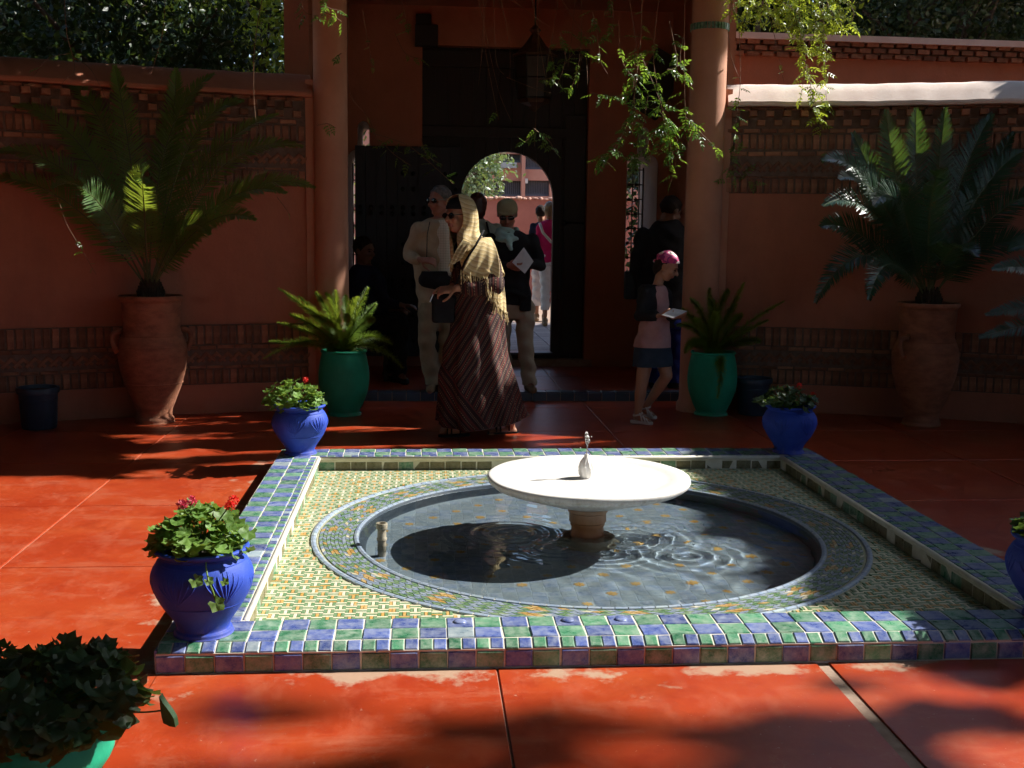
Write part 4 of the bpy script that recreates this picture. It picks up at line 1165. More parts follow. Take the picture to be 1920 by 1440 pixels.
def flower_head(c, par, mt, r=.022, seed=1):
    rr = random.Random(seed); q = MB(); c = Vector(c)
    for k in range(26):
        d = Vector((rr.gauss(0, 1), rr.gauss(0, 1), rr.gauss(.3, 1))).normalized()
        a = d.orthogonal().normalized(); b = d.cross(a); p = c + d * r * rr.uniform(.6, 1.1)
        for j in range(3):
            t = 2 * math.pi * j / 3 + rr.random(); e = (a * math.cos(t) + b * math.sin(t)); f = (a * math.cos(t + 1) + b * math.sin(t + 1))
            q.add([p, p + e * r * .5 + d * .002, p + (e + f) * r * .45 + d * .006, p + f * r * .5 + d * .002], [(0, 1, 2, 3)])
    q.build('flower', mt, par)

def geranium(c, rad, h, n, label, leaves, group, flowers=(), seed=1, size=.03, flat=.75, skew=(0, 0)):
    rr = random.Random(seed); c = Vector(c)
    t = thing('geranium', c, label, 'plant', group)
    q = MB()
    for k in range(n):
        a = rr.uniform(0, 2 * math.pi); ph = math.acos(rr.uniform(-.15, 1)); rho = rr.uniform(.55, 1.0) ** .5
        off = Vector((rad * math.sin(ph) * math.cos(a) * rho, rad * math.sin(ph) * math.sin(a) * rho, h * math.cos(ph) * rho))
        off += Vector((skew[0] * off.z, skew[1] * off.z, 0)) + Vector((rr.gauss(0, .3), rr.gauss(0, .3), rr.gauss(0, .2))) * size
        p = c + off + Vector((0, 0, .02))
        nrm = (off.normalized() * (1 - flat) + Vector((rr.gauss(0, .45), rr.gauss(0, .45), 1)) * flat).normalized()
        x_ = Vector((rr.gauss(0, 1), rr.gauss(0, 1), rr.gauss(0, .3))); x_ = (x_ - nrm * x_.dot(nrm)).normalized(); y_ = nrm.cross(x_)
        link('leaf', leaves[k % len(leaves)], t, p, Matrix((x_, y_, nrm)).transposed(), size * rr.uniform(.6, 1.25))
        if k % 2 == 0:
            s_ = c + Vector((off.x * .25, off.y * .25, 0)); q.tube(bez(s_, s_.lerp(p, .5) + Vector((0, 0, .02)), p, 5), .0022, 4)
    fl = []
    for i, (dx, dy, dz, mt) in enumerate(flowers):
        p = c + Vector((dx, dy, dz)); q.tube(bez(c, c.lerp(p, .6) + Vector((0, 0, .02)), p, 6), .0025, 5); fl.append((p, mt))
    q.build('stem', M['geran'], t)
    for i, (p, mt) in enumerate(fl): flower_head(p, t, mt, .0135, seed * 10 + i)
    return t

BPROF = [(.0, 0), (.092, 0), (.096, .006), (.094, .016), (.086, .022), (.096, .05), (.130, .10), (.156, .15), (.167, .195), (.163, .225), (.150, .252), (.136, .268), (.134, .276), (.142, .284), (.153, .291), (.156, .299), (.150, .304), (.138, .303), (.131, .294), (.128, .270), (.0, .268)]
def smooth_prof(p, k=3):
    out = []
    for i in range(len(p) - 1):
        for j in range(k):
            t = j / k; p0 = p[max(i - 1, 0)]; p1 = p[i]; p2 = p[i + 1]; p3 = p[min(i + 2, len(p) - 1)]
            f = lambda a, b, c, d: .5 * (2 * b + (c - a) * t + (2 * a - 5 * b + 4 * c - d) * t * t + (3 * b - a - 3 * c + d) * t ** 3)
            out.append((max(f(p0[0], p1[0], p2[0], p3[0]), 0.0), f(p0[1], p1[1], p2[1], p3[1])))
    return out + [p[-1]]
def prof_r(z): 
    pr = [q for q in BPROF[4:13]]
    for i in range(len(pr) - 1):
        if pr[i][1] <= z <= pr[i + 1][1]:
            t = (z - pr[i][1]) / (pr[i + 1][1] - pr[i][1]); return pr[i][0] + (pr[i + 1][0] - pr[i][0]) * t
    return .15
def blue_pot(c, label, rot=0):
    c = Vector(c); t = thing('flower_pot', c, label, 'flower pot', 'blue pots on the pool corners')
    wob = lambda r, a, z: r * (1 + .008 * math.sin(2 * a + rot) + .004 * math.sin(3 * a + 2))
    body = lathe_part(smooth_prof(BPROF, 3), c, M['bluepot'], t, 'body', 64, 50, wob)
    q = MB()
    for k in range(6):     # relief palmettes pressed into the belly
        a0 = rot + 2 * math.pi * k / 6
        for s_ in (-1, 1):
            for j in range(4):
                pts = []
                for i in range(9):
                    f = i / 8; z = .135 + (.110 - .008 * j) * f; a = a0 + s_ * (.05 + .13 * j) * math.sin(f * 1.45) ** 1.1
                    r = prof_r(z) + .0005; pts.append(c + Vector((r * math.cos(a), r * math.sin(a), z)))
                q.tube(pts, [.0012 + .0028 * math.sin(math.pi * i / 8) for i in range(9)], 5)
    for z in (.118, .258):
        q.lathe([(prof_r(z) - .002, z - .004), (prof_r(z) + .003, z), (prof_r(z) - .002, z + .004)], c, 48, close=False)
    q.build('relief', M['bluepot'], t, smooth=True)
    q = MB(); q.lathe([(.0, .262), (.130, .262), (.130, .272), (.06, .281), (.0, .283)], c, 24); q.build('soil', M['soil'], t, smooth=True)
    return t
corner = {'far left': (-.745, 6.80, BT + .004), 'near left': (-.742, 3.735, BT + .004), 'far right': (2.300, 6.79, BT + .004), 'near right': (2.285, 3.76, BT + .004)}
for i, (k, c) in enumerate(corner.items()):
    blue_pot(c, {'far left': 'cobalt blue pot on the pool corner nearest the green pot with lit fern', 'near left': 'sunlit cobalt blue pot on the nearest left corner of the pool',
                 'far right': 'shaded cobalt blue pot on the pool corner near the girl', 'near right': 'cobalt blue pot cut off by the right edge of the photo'}[k], .4 + i * .8)
gz = lambda c: Vector((c[0], c[1], c[2] + .285))
geranium(gz(corner['near left']), .165, .125, 190, 'leafy geranium with red and pink blooms in the near left blue pot', GL, 'potted geraniums', [(.105, -.05, .165, M['redfl']), (-.055, -.03, .165, M['pinkfl']), (-.045, .08, .15, M['pinkfl']), (.10, .05, .16, M['redfl'])], 3, .030)
geranium(gz(corner['far left']) + Vector((-.03, 0, 0)), .185, .145, 170, 'leafy geranium in the blue pot at the far left pool corner', GL, 'potted geraniums', [(.07, -.02, .17, M['redfl'])], 4, .028, skew=(-.1, 0))
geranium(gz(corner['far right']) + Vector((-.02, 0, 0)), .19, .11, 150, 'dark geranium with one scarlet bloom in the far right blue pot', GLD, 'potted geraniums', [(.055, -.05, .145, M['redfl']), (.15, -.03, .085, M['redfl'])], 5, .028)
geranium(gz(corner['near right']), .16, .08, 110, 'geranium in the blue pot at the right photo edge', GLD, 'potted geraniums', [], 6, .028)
# trailing stem on the near left pot
_c = Vector(corner['near left']); tr_ = thing('trailing_stem', _c + Vector((.05, -.16, .27)), 'trailing geranium stem hanging down the near left blue pot', 'plant')
q = MB(); pts = [_c + Vector(p) for p in ((.04, -.135, .285), (.045, -.165, .275), (.055, -.185, .24), (.07, -.185, .20), (.078, -.182, .165))]
q.tube(pts, .003, 5); q.build('stem', M['geran'], tr_)
for p, s_ in ((pts[2], .018), (pts[3] + Vector((.035, 0, .035)), .016), (pts[4] + Vector((0, -.008, 0)), .030), (pts[2] + Vector((-.04, 0, .0)), .026)):
    nrm = Vector((R.uniform(-.2, .5), -.8, R.uniform(.3, .7))).normalized(); x_ = nrm.orthogonal().normalized()
    link('leaf', GL[R.randrange(4)], tr_, p, Matrix((x_, nrm.cross(x_), nrm)).transposed(), s_)

# big potted plant at the bottom left of the picture
bp = Vector((-1.0, 2.80, 0))
t = thing('flower_pot', bp, 'turquoise green pot at the bottom left corner of the photo', 'flower pot')
lathe_part(smooth_prof([(.0, 0), (.12, 0), (.13, .015), (.175, .07), (.205, .12), (.200, .17), (.185, .20), (.20, .207), (.205, .218), (.19, .222), (.18, .20), (0, .197)], 3), bp, M['greenpot'], t, 'body', 48)
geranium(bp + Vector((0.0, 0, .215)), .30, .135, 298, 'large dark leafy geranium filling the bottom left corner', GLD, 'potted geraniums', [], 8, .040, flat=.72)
q_ = thing('geranium_shoot', bp + Vector((.15, 0, .27)), 'single long stalked leaf reaching out of the bottom left geranium', 'plant')
P0 = at(250, 1335, 2.75); P1 = at(302, 1332, 2.70)
q = MB(); q.tube(bez(P0, P0.lerp(P1, .5) + Vector((0, 0, -.004)), P1, 6), .0025, 5); q.build('stalk', M['geran_dark'], q_)
q = MB(); pa = [at(x, y, 2.70) for x, y in ((298, 1306), (305, 1318), (318, 1335), (326, 1348), (329, 1364), (318, 1362), (306, 1356), (303, 1345), (301, 1332))]
q.add(pa + [p + Vector((.004, .02, 0)) for p in pa], [tuple(range(9))[::-1], tuple(range(9, 18))] + [(i, (i + 1) % 9, 9 + (i + 1) % 9, 9 + i) for i in range(9)]); q.build('leaf', M['geran_dark'], q_)

# terracotta urns
UPROF = [(0, 0), (.135, 0), (.142, .01), (.140, .03), (.128, .05), (.130, .09), (.160, .17), (.203, .28), (.234, .40), (.246, .50), (.243, .57), (.226, .63), (.208, .67), (.204, .72), (.207, .80), (.210, .86), (.210, .895), (.215, .905), (.226, .912), (.230, .925), (.228, .942), (.218, .947), (.205, .94), (.200, .90), (0, .895)]
def urn(c, label, handle_side):
    c = Vector(c); t = thing('urn', c, label, 'urn', 'tall terracotta urns')
    lathe_part(smooth_prof(UPROF, 3), c, M['urn'], t, 'body', 56, 45, lambda r, a, z: r * (1 + .006 * math.sin(2 * a + 1)) + (.0012 * math.sin(z * 330) if .1 < z < .88 else 0))
    for s_ in (-1, 1):
        q = MB(); q.tube(bez(c + Vector((s_ * .190, -.10 if s_ < 0 else .10, .69)), c + Vector((s_ * .305, -.13 if s_ < 0 else .13, .69)), c + Vector((s_ * .225, -.11 if s_ < 0 else .11, .53)), 10), [.022, .02, .019, .019, .018, .018, .018, .019, .021, .024], 10)
        q.build('handle', M['urn'], t, smooth=True)
    for z, rr in ((.655, .215), (.575, .241), (.30, .209)):
        q = MB(); q.lathe([(rr - .004, z - .008), (rr + .006, z), (rr - .004, z + .008)], c, 48, close=False); q.build('throwing_ring', M['urn'], t, smooth=True)
    q = MB(); q.lathe([(0, .90), (.202, .90), (.202, .915), (.1, .93), (0, .932)], c, 24); q.build('soil', M['soil'], t, smooth=True)
    return t
UL = Vector((at(290, 780, 8.45).x, 8.45, 0)); UR = Vector((at(1728, 775, 8.30).x, 8.30, 0)); UF = Vector((5.12, 7.75, 0))
urn(UL, 'terracotta urn with loop handles under the left cycad', 1)
urn(UR, 'shaded terracotta urn under the right cycad', 1)
urn(UF, 'terracotta urn standing just outside the right edge of the photo', 1)

def frond(base, ctrl, tip, par, mt, leaf=.15, n=64, twist=0, seed=0):
    rr = random.Random(seed); pts = bez(base, ctrl, tip, 40)
    # arc-length resample
    q = MB(); r0 = .0075
    q.tube(pts[::3] + [pts[-1]], [r0 * (1 - .8 * i / 14) for i in range(len(pts[::3]) + 1)], 5, mi=1)
    L = sum((pts[i + 1] - pts[i]).length for i in range(39))
    bend = (ctrl - (base + tip) / 2)
    for i in range(n):
        f = .14 + .86 * i / (n - 1); k = f * 39; a = int(min(k, 38)); p = pts[a].lerp(pts[a + 1], k - a)
        t = (pts[min(a + 1, 39)] - pts[max(a - 1, 0)]).normalized()
        side = t.cross((bend.normalized() * .45 if bend.length > .02 else Vector((0, 0, .45))) + Vector((0, -.55, 0)));
        if side.length < 1e-5: side = t.orthogonal()
        side.normalize(); up = side.cross(t)
        ll = leaf * (math.sin(math.pi * min(1, .16 + .84 * f) ** .9) * .85 + .18) * (1 if f < .95 else .8)
        for s_ in (-1, 1):
            ang = math.radians(66 - 24 * f + rr.gauss(0, 4)); lift = .22 + rr.gauss(0, .08)
            d = (side * s_ * math.sin(ang) + t * math.cos(ang) + up * lift).normalized()
            w = t.cross(d).cross(d).normalized() if True else t
            wd = t - d * t.dot(d); wd.normalize()
            e = p + d * ll; mid = p + d * ll * .55 + up * (-.03 * ll)
            h = .0056
            q.add([p - wd * h * .7, mid - wd * h, e - up * ll * .10, mid + wd * h, p + wd * h * .7], [(0, 1, 3, 4), (1, 2, 3)])
    return q.build('frond', [mt, M['rachis']], par)

def cycad(base, label, fronds, mt, leaf=.15):
    b = Vector(base); t = thing('cycad', b, label, 'plant', 'cycads in urns')
    q = MB()
    for k in range(60):
        a = k * 2.4; z = .10 * k / 60; r = .075 * (1 - .4 * k / 60)
        q.tube([b + Vector((r * math.cos(a), r * math.sin(a), z - .03)), b + Vector((r * 1.35 * math.cos(a), r * 1.35 * math.sin(a), z + .045))], [.018, .006], 5)
    q.lathe([(.0, -.03), (.08, -.03), (.07, .08), (.0, .10)], b, 16)
    q.build('trunk', M['cycadbase'], t)
    for i, (cx, cy, cY, tx, ty, tY) in enumerate(fronds):
        s_ = b + Vector((R.uniform(-.035, .035), R.uniform(-.03, .03), .05))
        frond(s_, at(cx, cy, b.y + cY), at(tx, ty, b.y + tY), t, mt, leaf, 80, seed=i)
    return t
cycad(UL + Vector((0, 0, .93)), 'arching green cycad in the left terracotta urn', [
    (150, 262, -.15, -5, 285, -.35), (165, 200, -.05, 28, 200, -.10), (165, 300, -.3, 100, 352, -.7), (215, 190, .05, 120, 150, .1), (240, 230, .0, 215, 125, .1),
    (285, 200, .0, 400, 140, .1), (330, 190, .0, 455, 190, .05), (395, 230, -.05, 565, 275, -.1), (440, 290, -.1, 588, 352, -.25), (410, 315, -.2, 535, 362, -.45),
    (385, 365, -.3, 478, 412, -.55), (268, 300, -.45, 262, 322, -.75), (345, 370, -.4, 392, 440, -.75), (125, 320, -.1, -20, 335, -.2), (330, 230, .1, 330, 130, .15), (180, 260, .1, 60, 160, .15), (350, 260, .1, 520, 215, .1)], M['cycad'], .17)
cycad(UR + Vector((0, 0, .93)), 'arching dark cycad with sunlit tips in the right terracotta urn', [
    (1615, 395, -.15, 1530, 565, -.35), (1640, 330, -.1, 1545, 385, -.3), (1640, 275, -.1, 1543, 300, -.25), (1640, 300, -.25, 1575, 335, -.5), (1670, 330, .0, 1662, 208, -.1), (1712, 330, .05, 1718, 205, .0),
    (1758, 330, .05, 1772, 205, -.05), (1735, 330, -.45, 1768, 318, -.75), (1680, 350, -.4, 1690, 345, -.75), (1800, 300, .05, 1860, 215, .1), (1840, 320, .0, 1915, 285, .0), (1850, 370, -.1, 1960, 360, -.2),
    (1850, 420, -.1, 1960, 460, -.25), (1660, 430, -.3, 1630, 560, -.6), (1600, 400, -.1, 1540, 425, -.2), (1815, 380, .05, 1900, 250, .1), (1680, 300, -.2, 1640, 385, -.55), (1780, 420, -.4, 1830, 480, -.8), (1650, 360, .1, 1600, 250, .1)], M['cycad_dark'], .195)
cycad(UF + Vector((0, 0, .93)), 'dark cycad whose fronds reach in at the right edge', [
    (1950, 480, -.1, 1862, 505, -.2), (1980, 560, -.1, 1850, 590, -.2), (1990, 590, -.2, 1838, 632, -.3), (1960, 420, 0, 1890, 470, 0), (2120, 400, 0, 2200, 420, -.2), (2060, 380, -.2, 2060, 350, -.5)], M['cycad_dark'], .15)

# turquoise pots with foxtail ferns
def plume(pts, par, mt, r=.028, n=620, seed=0):
    rg_ = np.random.default_rng(seed); q = MB(); q.tube(pts, [.003] * len(pts), 5, mi=0)
    P_ = np.array([tuple(p) for p in pts]); m_ = len(pts) - 1
    f = rg_.uniform(0, 1, n); k = np.minimum((f * m_).astype(int), m_ - 1); w = f * m_ - k
    c = P_[k] * (1 - w)[:, None] + P_[k + 1] * w[:, None]
    T = P_[k + 1] - P_[k]; T /= np.linalg.norm(T, axis=1)[:, None]
    d = rand_dirs(n, rg_); d = d - T * np.sum(d * T, 1)[:, None]; d /= np.linalg.norm(d, axis=1)[:, None]
    rr = r * (1.05 - f ** 3 * .75) * rg_.uniform(.6, 1.2, n)
    e = c + (d + T * .7) * rr[:, None]; s_ = np.cross(T, d) * .0019
    for a, b_, ss in zip(c, e, s_):
        q.add([a - ss, a + ss, b_ + ss * .4, b_ - ss * .4], [(0, 1, 2, 3)])
    return q.build('frond', mt, par)
GPROF = [(0, 0), (.125, 0), (.132, .008), (.130, .022), (.120, .03), (.150, .09), (.186, .19), (.198, .28), (.194, .36), (.182, .44), (.170, .485), (.172, .493), (.180, .498), (.178, .510), (.168, .513), (.158, .505), (.154, .47), (0, .465)]
def green_pot(px, Y, label, flabel, tips, seed):
    c = Vector((at(px, 720, Y).x, Y, 0)); t = thing('flower_pot', c, label, 'flower pot', 'turquoise pots flanking the porch')
    lathe_part(smooth_prof(GPROF, 3), c, M['greenpot'], t, 'body', 48)
    q = MB(); q.lathe([(0, .468), (.156, .468), (.156, .478), (0, .49)], c, 24); q.build('soil', M['soil'], t)
    b = c + Vector((0, 0, .48)); f = thing('foxtail_fern', b, flabel, 'plant', 'potted foxtail ferns')
    for i, (cx, cy, tx, ty, dY) in enumerate(tips):
        s_ = b + Vector((R.uniform(-.05, .05), R.uniform(-.05, .05), 0))
        plume(bez(s_, at(cx, cy, Y + dY * .5), at(tx, ty, Y + dY), 12), f, M['fern'], R.uniform(.040, .058), 950, seed + i)
green_pot(645, 8.78, 'turquoise green egg shaped pot left of the porch', 'bright foxtail fern in the left turquoise pot', [
    (600, 590, 522, 540, -.1), (610, 600, 560, 555, .0), (620, 580, 592, 548, -.15), (640, 580, 612, 550, .1), (648, 580, 648, 556, -.2), (660, 590, 690, 540, -.05), (655, 570, 672, 560, .1), (600, 620, 520, 605, -.25), (590, 610, 495, 672, -.2),
    (670, 600, 705, 570, -.1), (700, 620, 755, 690, -.2), (690, 610, 735, 645, -.1), (590, 640, 505, 640, -.15), (630, 600, 585, 590, -.4), (660, 600, 650, 590, -.4), (630, 570, 630, 545, .0), (680, 590, 700, 600, -.3), (640, 610, 610, 600, -.45), (610, 615, 545, 590, -.3), (625, 600, 570, 575, -.3)], 100)
green_pot(1335, 8.78, 'shaded turquoise green egg shaped pot right of the porch', 'dark foxtail fern in the right turquoise pot', [
    (1320, 580, 1295, 560, -.2), (1330, 570, 1330, 540, 0), (1350, 560, 1365, 545, .1), (1370, 590, 1395, 530, .05), (1400, 600, 1470, 565, -.1), (1390, 620, 1440, 600, -.2), (1310, 600, 1270, 610, -.2), (1300, 620, 1285, 660, -.3), (1340, 590, 1345, 590, -.4),
    (1370, 600, 1390, 590, -.3), (1320, 600, 1300, 600, -.4), (1365, 650, 1345, 745, -.42), (1350, 580, 1330, 560, -.1), (1360, 590, 1380, 570, .1), (1300, 590, 1280, 580, 0), (1395, 630, 1425, 640, -.3)], 200)
# plastic bins by the walls
for (px, py, Y, lab) in ((74, 795, 8.2, 'dark slate plastic bin with rim standing by the left wall'), (1412, 768, 8.80, 'dark blue plastic bin behind the right turquoise pot')):
    c = Vector((at(px, py, Y).x, Y, 0)); t = thing('plant_bin', c, lab, 'bin')
    q = MB(); q.lathe([(0, 0), (.115, 0), (.120, .01), (.132, .25), (.134, .255), (.145, .258), (.147, .29), (.143, .298), (.132, .298), (.128, .26), (0, .25)], c, 36); auto_smooth(q.build('body', M['bin'], t), 35)
    q = MB(); q.lathe([(.128, .205), (.1325, .21), (.1325, .216), (.129, .22)], c, 36, close=False); q.build('rib', M['bin'], t, smooth=True)
    q = MB(); q.lathe([(0, .262), (.127, .262), (.1, .275), (0, .28)], c, 24); q.build('soil', M['soil'], t)

# ---- hanging jasmine
def vine_leaf(seed, mt):
    r_ = random.Random(seed); q = MB()
    def leaflet(p, d, l, w):
        d = d.normalized(); s_ = d.cross(Vector((0, 0, 1))); s_.normalize(); up = s_.cross(d)
        a = p + d * l * .45
        q.add([p, a + s_ * w + up * .06 * l, p + d * l - up * .12 * l, a - s_ * w + up * .06 * l], [(0, 1, 2), (0, 2, 3)])
    ax = [Vector((0, t, -.10 * t * t)) for t in (0, .25, .5, .75)]
    q.tube(ax, .012, 3, caps=False)
    for k in range(3):
        for s_ in (-1, 1): leaflet(Vector((0, .22 + .24 * k, -.1 * (.22 + .24 * k) ** 2)), Vector((s_ * 1.0, .55 + r_.uniform(-.1, .1), r_.uniform(-.3, .1))), .36 - .03 * k, .085)
    leaflet(Vector((0, .75, -.06)), Vector((r_.uniform(-.15, .15), 1, -.2)), .46, .09)
    return q.mesh('leaf', mt)
VL = [vine_leaf(k, M['vine']) for k in range(3)]; VY = [vine_leaf(k, M['vine_yellow']) for k in range(3)]
def vine(label, Y, stems, leaves, size=.10, dens=26, seed=1, rad=.0028, bare=False):
    rr = random.Random(seed)
    pts0 = at(stems[0][0][0], stems[0][0][1], Y)
    t = thing('jasmine_vine', pts0, label, 'vine', 'hanging jasmine vines')
    for st_ in stems:
        frac = 1.0; pl = st_
        if isinstance(st_[-1], (int, float)): frac = st_[-1]; pl = st_[:-1]
        P_ = [at(x, y, Y + rr.uniform(-.12, .12)) for x, y in pl]
        # smooth
        pts = []
        for i in range(len(P_) - 1):
            for j in range(6):
                tt = j / 6; a = P_[max(i - 1, 0)]; b_ = P_[i]; c = P_[i + 1]; d = P_[min(i + 2, len(P_) - 1)]
                pts.append(.5 * (2 * b_ + (c - a) * tt + (2 * a - 5 * b_ + 4 * c - d) * tt * tt + (3 * b_ - a - 3 * c + d) * tt ** 3))
        pts.append(P_[-1])
        q = MB(); q.tube(pts, [rad * (1 - .5 * i / len(pts)) for i in range(len(pts))], 5); q.build('stem', M['stem'], t, smooth=True)
        L = sum((pts[i + 1] - pts[i]).length for i in range(len(pts) - 1)); n = int(L * dens * frac)
        for k in range(n):
            f = 1 - (k + rr.random()) / max(n, 1) * min(1, .25 + frac * .75); i = min(int(f * (len(pts) - 1)), len(pts) - 2); p = pts[i]
            d = Vector((rr.gauss(0, 1), rr.gauss(-.2, .8), rr.gauss(-.5, .55))).normalized()
            nz = Vector((rr.gauss(.25, .4), rr.gauss(-.35, .4), 1)); nz = (nz - d * nz.dot(d)).normalized()
            link('leaf', leaves[k % 3], t, p, Matrix((d.cross(nz), d, nz)).transposed(), size * rr.uniform(.65, 1.25))
    return t
vine('sunlit spray of jasmine hanging between the gate and the right column', 8.35, [
    [(1205, -30), (1200, 90), (1190, 200), (1215, 270), (1180, 300), .8], [(1240, -30), (1225, 100), (1240, 200), (1250, 250), (1265, 300), .7], [(1180, 0), (1195, 120), (1180, 220), (1150, 280), (1120, 300), .6],
    [(1200, 100), (1230, 170), (1250, 240), (1230, 290), 1], [(1190, 90), (1185, 170), (1150, 180), (1110, 175), .7], [(1215, 180), (1200, 260), (1180, 320), 1], [(1230, 200), (1270, 265), (1256, 350), .7], [(1160, 40), (1165, 110), (1190, 150), .5], [(1255, 40), (1270, 120), (1250, 130), .6]], VL, .105, 34, 3)
vine('sunlit jasmine tendril crossing in front of the right column', 8.3, [[(1284, -20), (1283, 120), (1285, 210), (1290, 250), .5], [(1286, 220), (1310, 245), (1350, 285), .9], [(1284, 60), (1275, 110), (1290, 150), .8]], VL, .10, 30, 5)
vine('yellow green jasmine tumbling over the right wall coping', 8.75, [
    [(1400, -30), (1420, 20), (1430, 50), 1], [(1450, -30), (1460, 30), (1480, 60), 1], [(1500, -30), (1500, 60), (1515, 140), (1530, 200), (1540, 250), 1], [(1540, -30), (1545, 60), (1548, 150), (1550, 215), .8], [(1570, -30), (1575, 30), (1580, 60), 1],
    [(1520, -30), (1490, 40), (1510, 90), 1], [(1380, -30), (1375, 10), (1380, 30), .8], [(1480, 10), (1510, 100), (1500, 190), .8], [(1555, 0), (1530, 80), (1560, 100), 1], [(1440, -10), (1500, 30), (1470, 60), 1], [(1560, -30), (1600, 20), (1590, 50), 1], [(1395, -30), (1405, 10), (1390, 45), 1], [(1420, -30), (1440, 15), (1455, 50), 1], [(1470, -30), (1485, 20), (1500, 55), 1], [(1515, -30), (1530, 20), (1525, 70), 1], [(1365, -30), (1372, 0), (1368, 25), 1], [(1540, -30), (1555, 15), (1570, 45), 1], [(1490, -30), (1470, 10), (1440, 30), 1], [(1530, 0), (1545, 40), (1535, 95), 1]], VY, .10, 40, 7)
vine('thin jasmine strands hanging at the left end of the right wall', 8.8, [[(1385, 40), (1388, 150), (1380, 230), (1378, 290), (1375, 340), .6], [(1365, 60), (1372, 110), (1388, 150), .1], [(1380, 270), (1395, 320), (1420, 350), .9], [(1378, 280), (1365, 320), (1362, 345), .9], [(1440, 20), (1455, 80), (1470, 155), .15], [(1540, 230), (1548, 290), .3]], VL, .085, 26, 9)
vine('bare brown jasmine stems dangling before the gate', 8.6, [
    [(890, -30), (910, 60), (935, 170), (960, 230), .03], [(907, -30), (905, 80), (897, 160), .0], [(915, -20), (908, 75), (935, 225), .05], [(925, -20), (930, 110), (945, 140), .05], [(935, -20), (955, 80), (956, 145), .05], [(995, -20), (1010, 70), (1025, 160), .03],
    [(1010, -20), (1008, 130), (1002, 275), .02], [(1050, -20), (1030, 100), (1022, 150), .03], [(1080, -20), (1072, 70), (1065, 125), .03], [(1090, -20), (1090, 100), (1082, 165), .05], [(1095, 60), (1100, 120), (1102, 160), .05], [(960, 0), (1000, 30), (1030, 50), .1],
    [(1040, -20), (1110, 90), (1140, 140), .1], [(1060, 120), (1080, 95), (1095, 110), .1], [(950, 145), (1000, 165), (1035, 175), .1]], VL, .08, 22, 11, .0022)
vine('dark leafy jasmine mass hanging over the right half of the gate', 8.55, [[(1050, 60), (1060, 110), (1045, 160), 1], [(1090, 60), (1085, 120), (1070, 170), 1], [(1110, 20), (1120, 60), (1125, 110), 1], [(1140, -20), (1150, 40), (1130, 80), 1], [(1005, 240), (985, 265), (970, 255), 1], [(1000, 240), (1030, 265), (1040, 285), 1], [(1030, 90), (1040, 140), (1010, 150), 1]], VL, .09, 30, 13)
vine('sparse jasmine trailing across the door leaf', 8.7, [[(655, -20), (653, 160), (690, 220), (712, 275), .1], [(700, 250), (760, 270), (800, 300), (850, 345), .7], [(720, 270), (740, 290), (770, 310), .9], [(750, -10), (760, 30), (770, 60), .5], [(680, 20), (690, 80), (700, 130), .4], [(790, 260), (800, 290), (830, 310), .8], [(740, 60), (760, 100), (790, 110), .4]], VL, .085, 24, 15)
vine('long bare jasmine stems hanging before the left wall', 8.1, [[(120, -20), (125, 60), (140, 130), (115, 160), (103, 240), .05], [(136, 108), (170, 130), (200, 190), (235, 280), .08], [(310, -20), (305, 60), (283, 140), .03], [(495, -20), (478, 80), (476, 180), (483, 250), .03], [(130, 100), (90, 110), (65, 140), .3], [(600, 20), (625, 30), (640, 40), .8], [(595, 235), (615, 232), (630, 240), .8], [(640, 100), (625, 110), .8]], VL, .075, 18, 17)
vine('thin dry jasmine twig in front of the left wall beside the urn', 8.0, [[(70, 365), (105, 370), (125, 420), (160, 480), (180, 515), .25], [(105, 370), (90, 355), (60, 365), .5], [(520, 370), (535, 390), (545, 405), .4]], VL, .065, 22, 19)
vine('leafy jasmine sprays at the very top above the left wall', 8.4, [[(560, -30), (570, 20), (600, 30), 1], [(600, -30), (610, 10), (640, 20), 1], [(450, -30), (470, 10), (500, 20), .8], [(380, -30), (390, 10), .8]], VL, .09, 26, 23)

# ---- hanging lantern
lc = at(1003, 110, 10.2)
ln = thing('hanging_lantern', (lc.x, 10.2, at(1003, 205, 10.2).z), 'dark iron six sided lantern hanging in front of the gate', 'lantern')
zb_ = at(1003, 200, 10.2).z
q = MB(); n = 6
q.lathe([(.02, zb_ + .70), (.055, zb_ + .66), (.03, zb_ + .63), (.05, zb_ + .60), (.10, zb_ + .53), (.17, zb_ + .46), (.20, zb_ + .445), (.20, zb_ + .43), (.0, zb_ + .43)], (lc.x, 10.2, 0), 6); q.build('cap', M['rust'], ln)
q = MB()
for k in range(6):
    a = 2 * math.pi * k / 6; a2 = 2 * math.pi * (k + 1) / 6
    p = lambda aa, r, z: (lc.x + r * math.cos(aa), 10.2 + r * math.sin(aa), z)
    q.tube([p(a, .185, zb_ + .43), p(a, .15, zb_ + .06)], .009, 6)
    for z, r in ((zb_ + .42, .184), (zb_ + .24, .167), (zb_ + .07, .151)): q.tube([p(a, r, z), p(a2, r, z)], .007, 6)
q.build('frame', M['iron'], ln)
for k in range(6):
    a = 2 * math.pi * k / 6; a2 = 2 * math.pi * (k + 1) / 6
    q = MB(); p = lambda aa, r, z: Vector((lc.x + r * math.cos(aa), 10.2 + r * math.sin(aa), z))
    V4 = [p(a, .178, zb_ + .42), p(a2, .178, zb_ + .42), p(a2, .146, zb_ + .07), p(a, .146, zb_ + .07)]; nin = Vector((lc.x, 10.2, zb_ + .25))
    q.add(V4 + [v.lerp(Vector((nin.x, nin.y, v.z)), .03) for v in V4], [(0, 1, 2, 3), (7, 6, 5, 4), (0, 4, 5, 1), (1, 5, 6, 2), (2, 6, 7, 3), (3, 7, 4, 0)]); q.build('pane', M['amber'], ln)
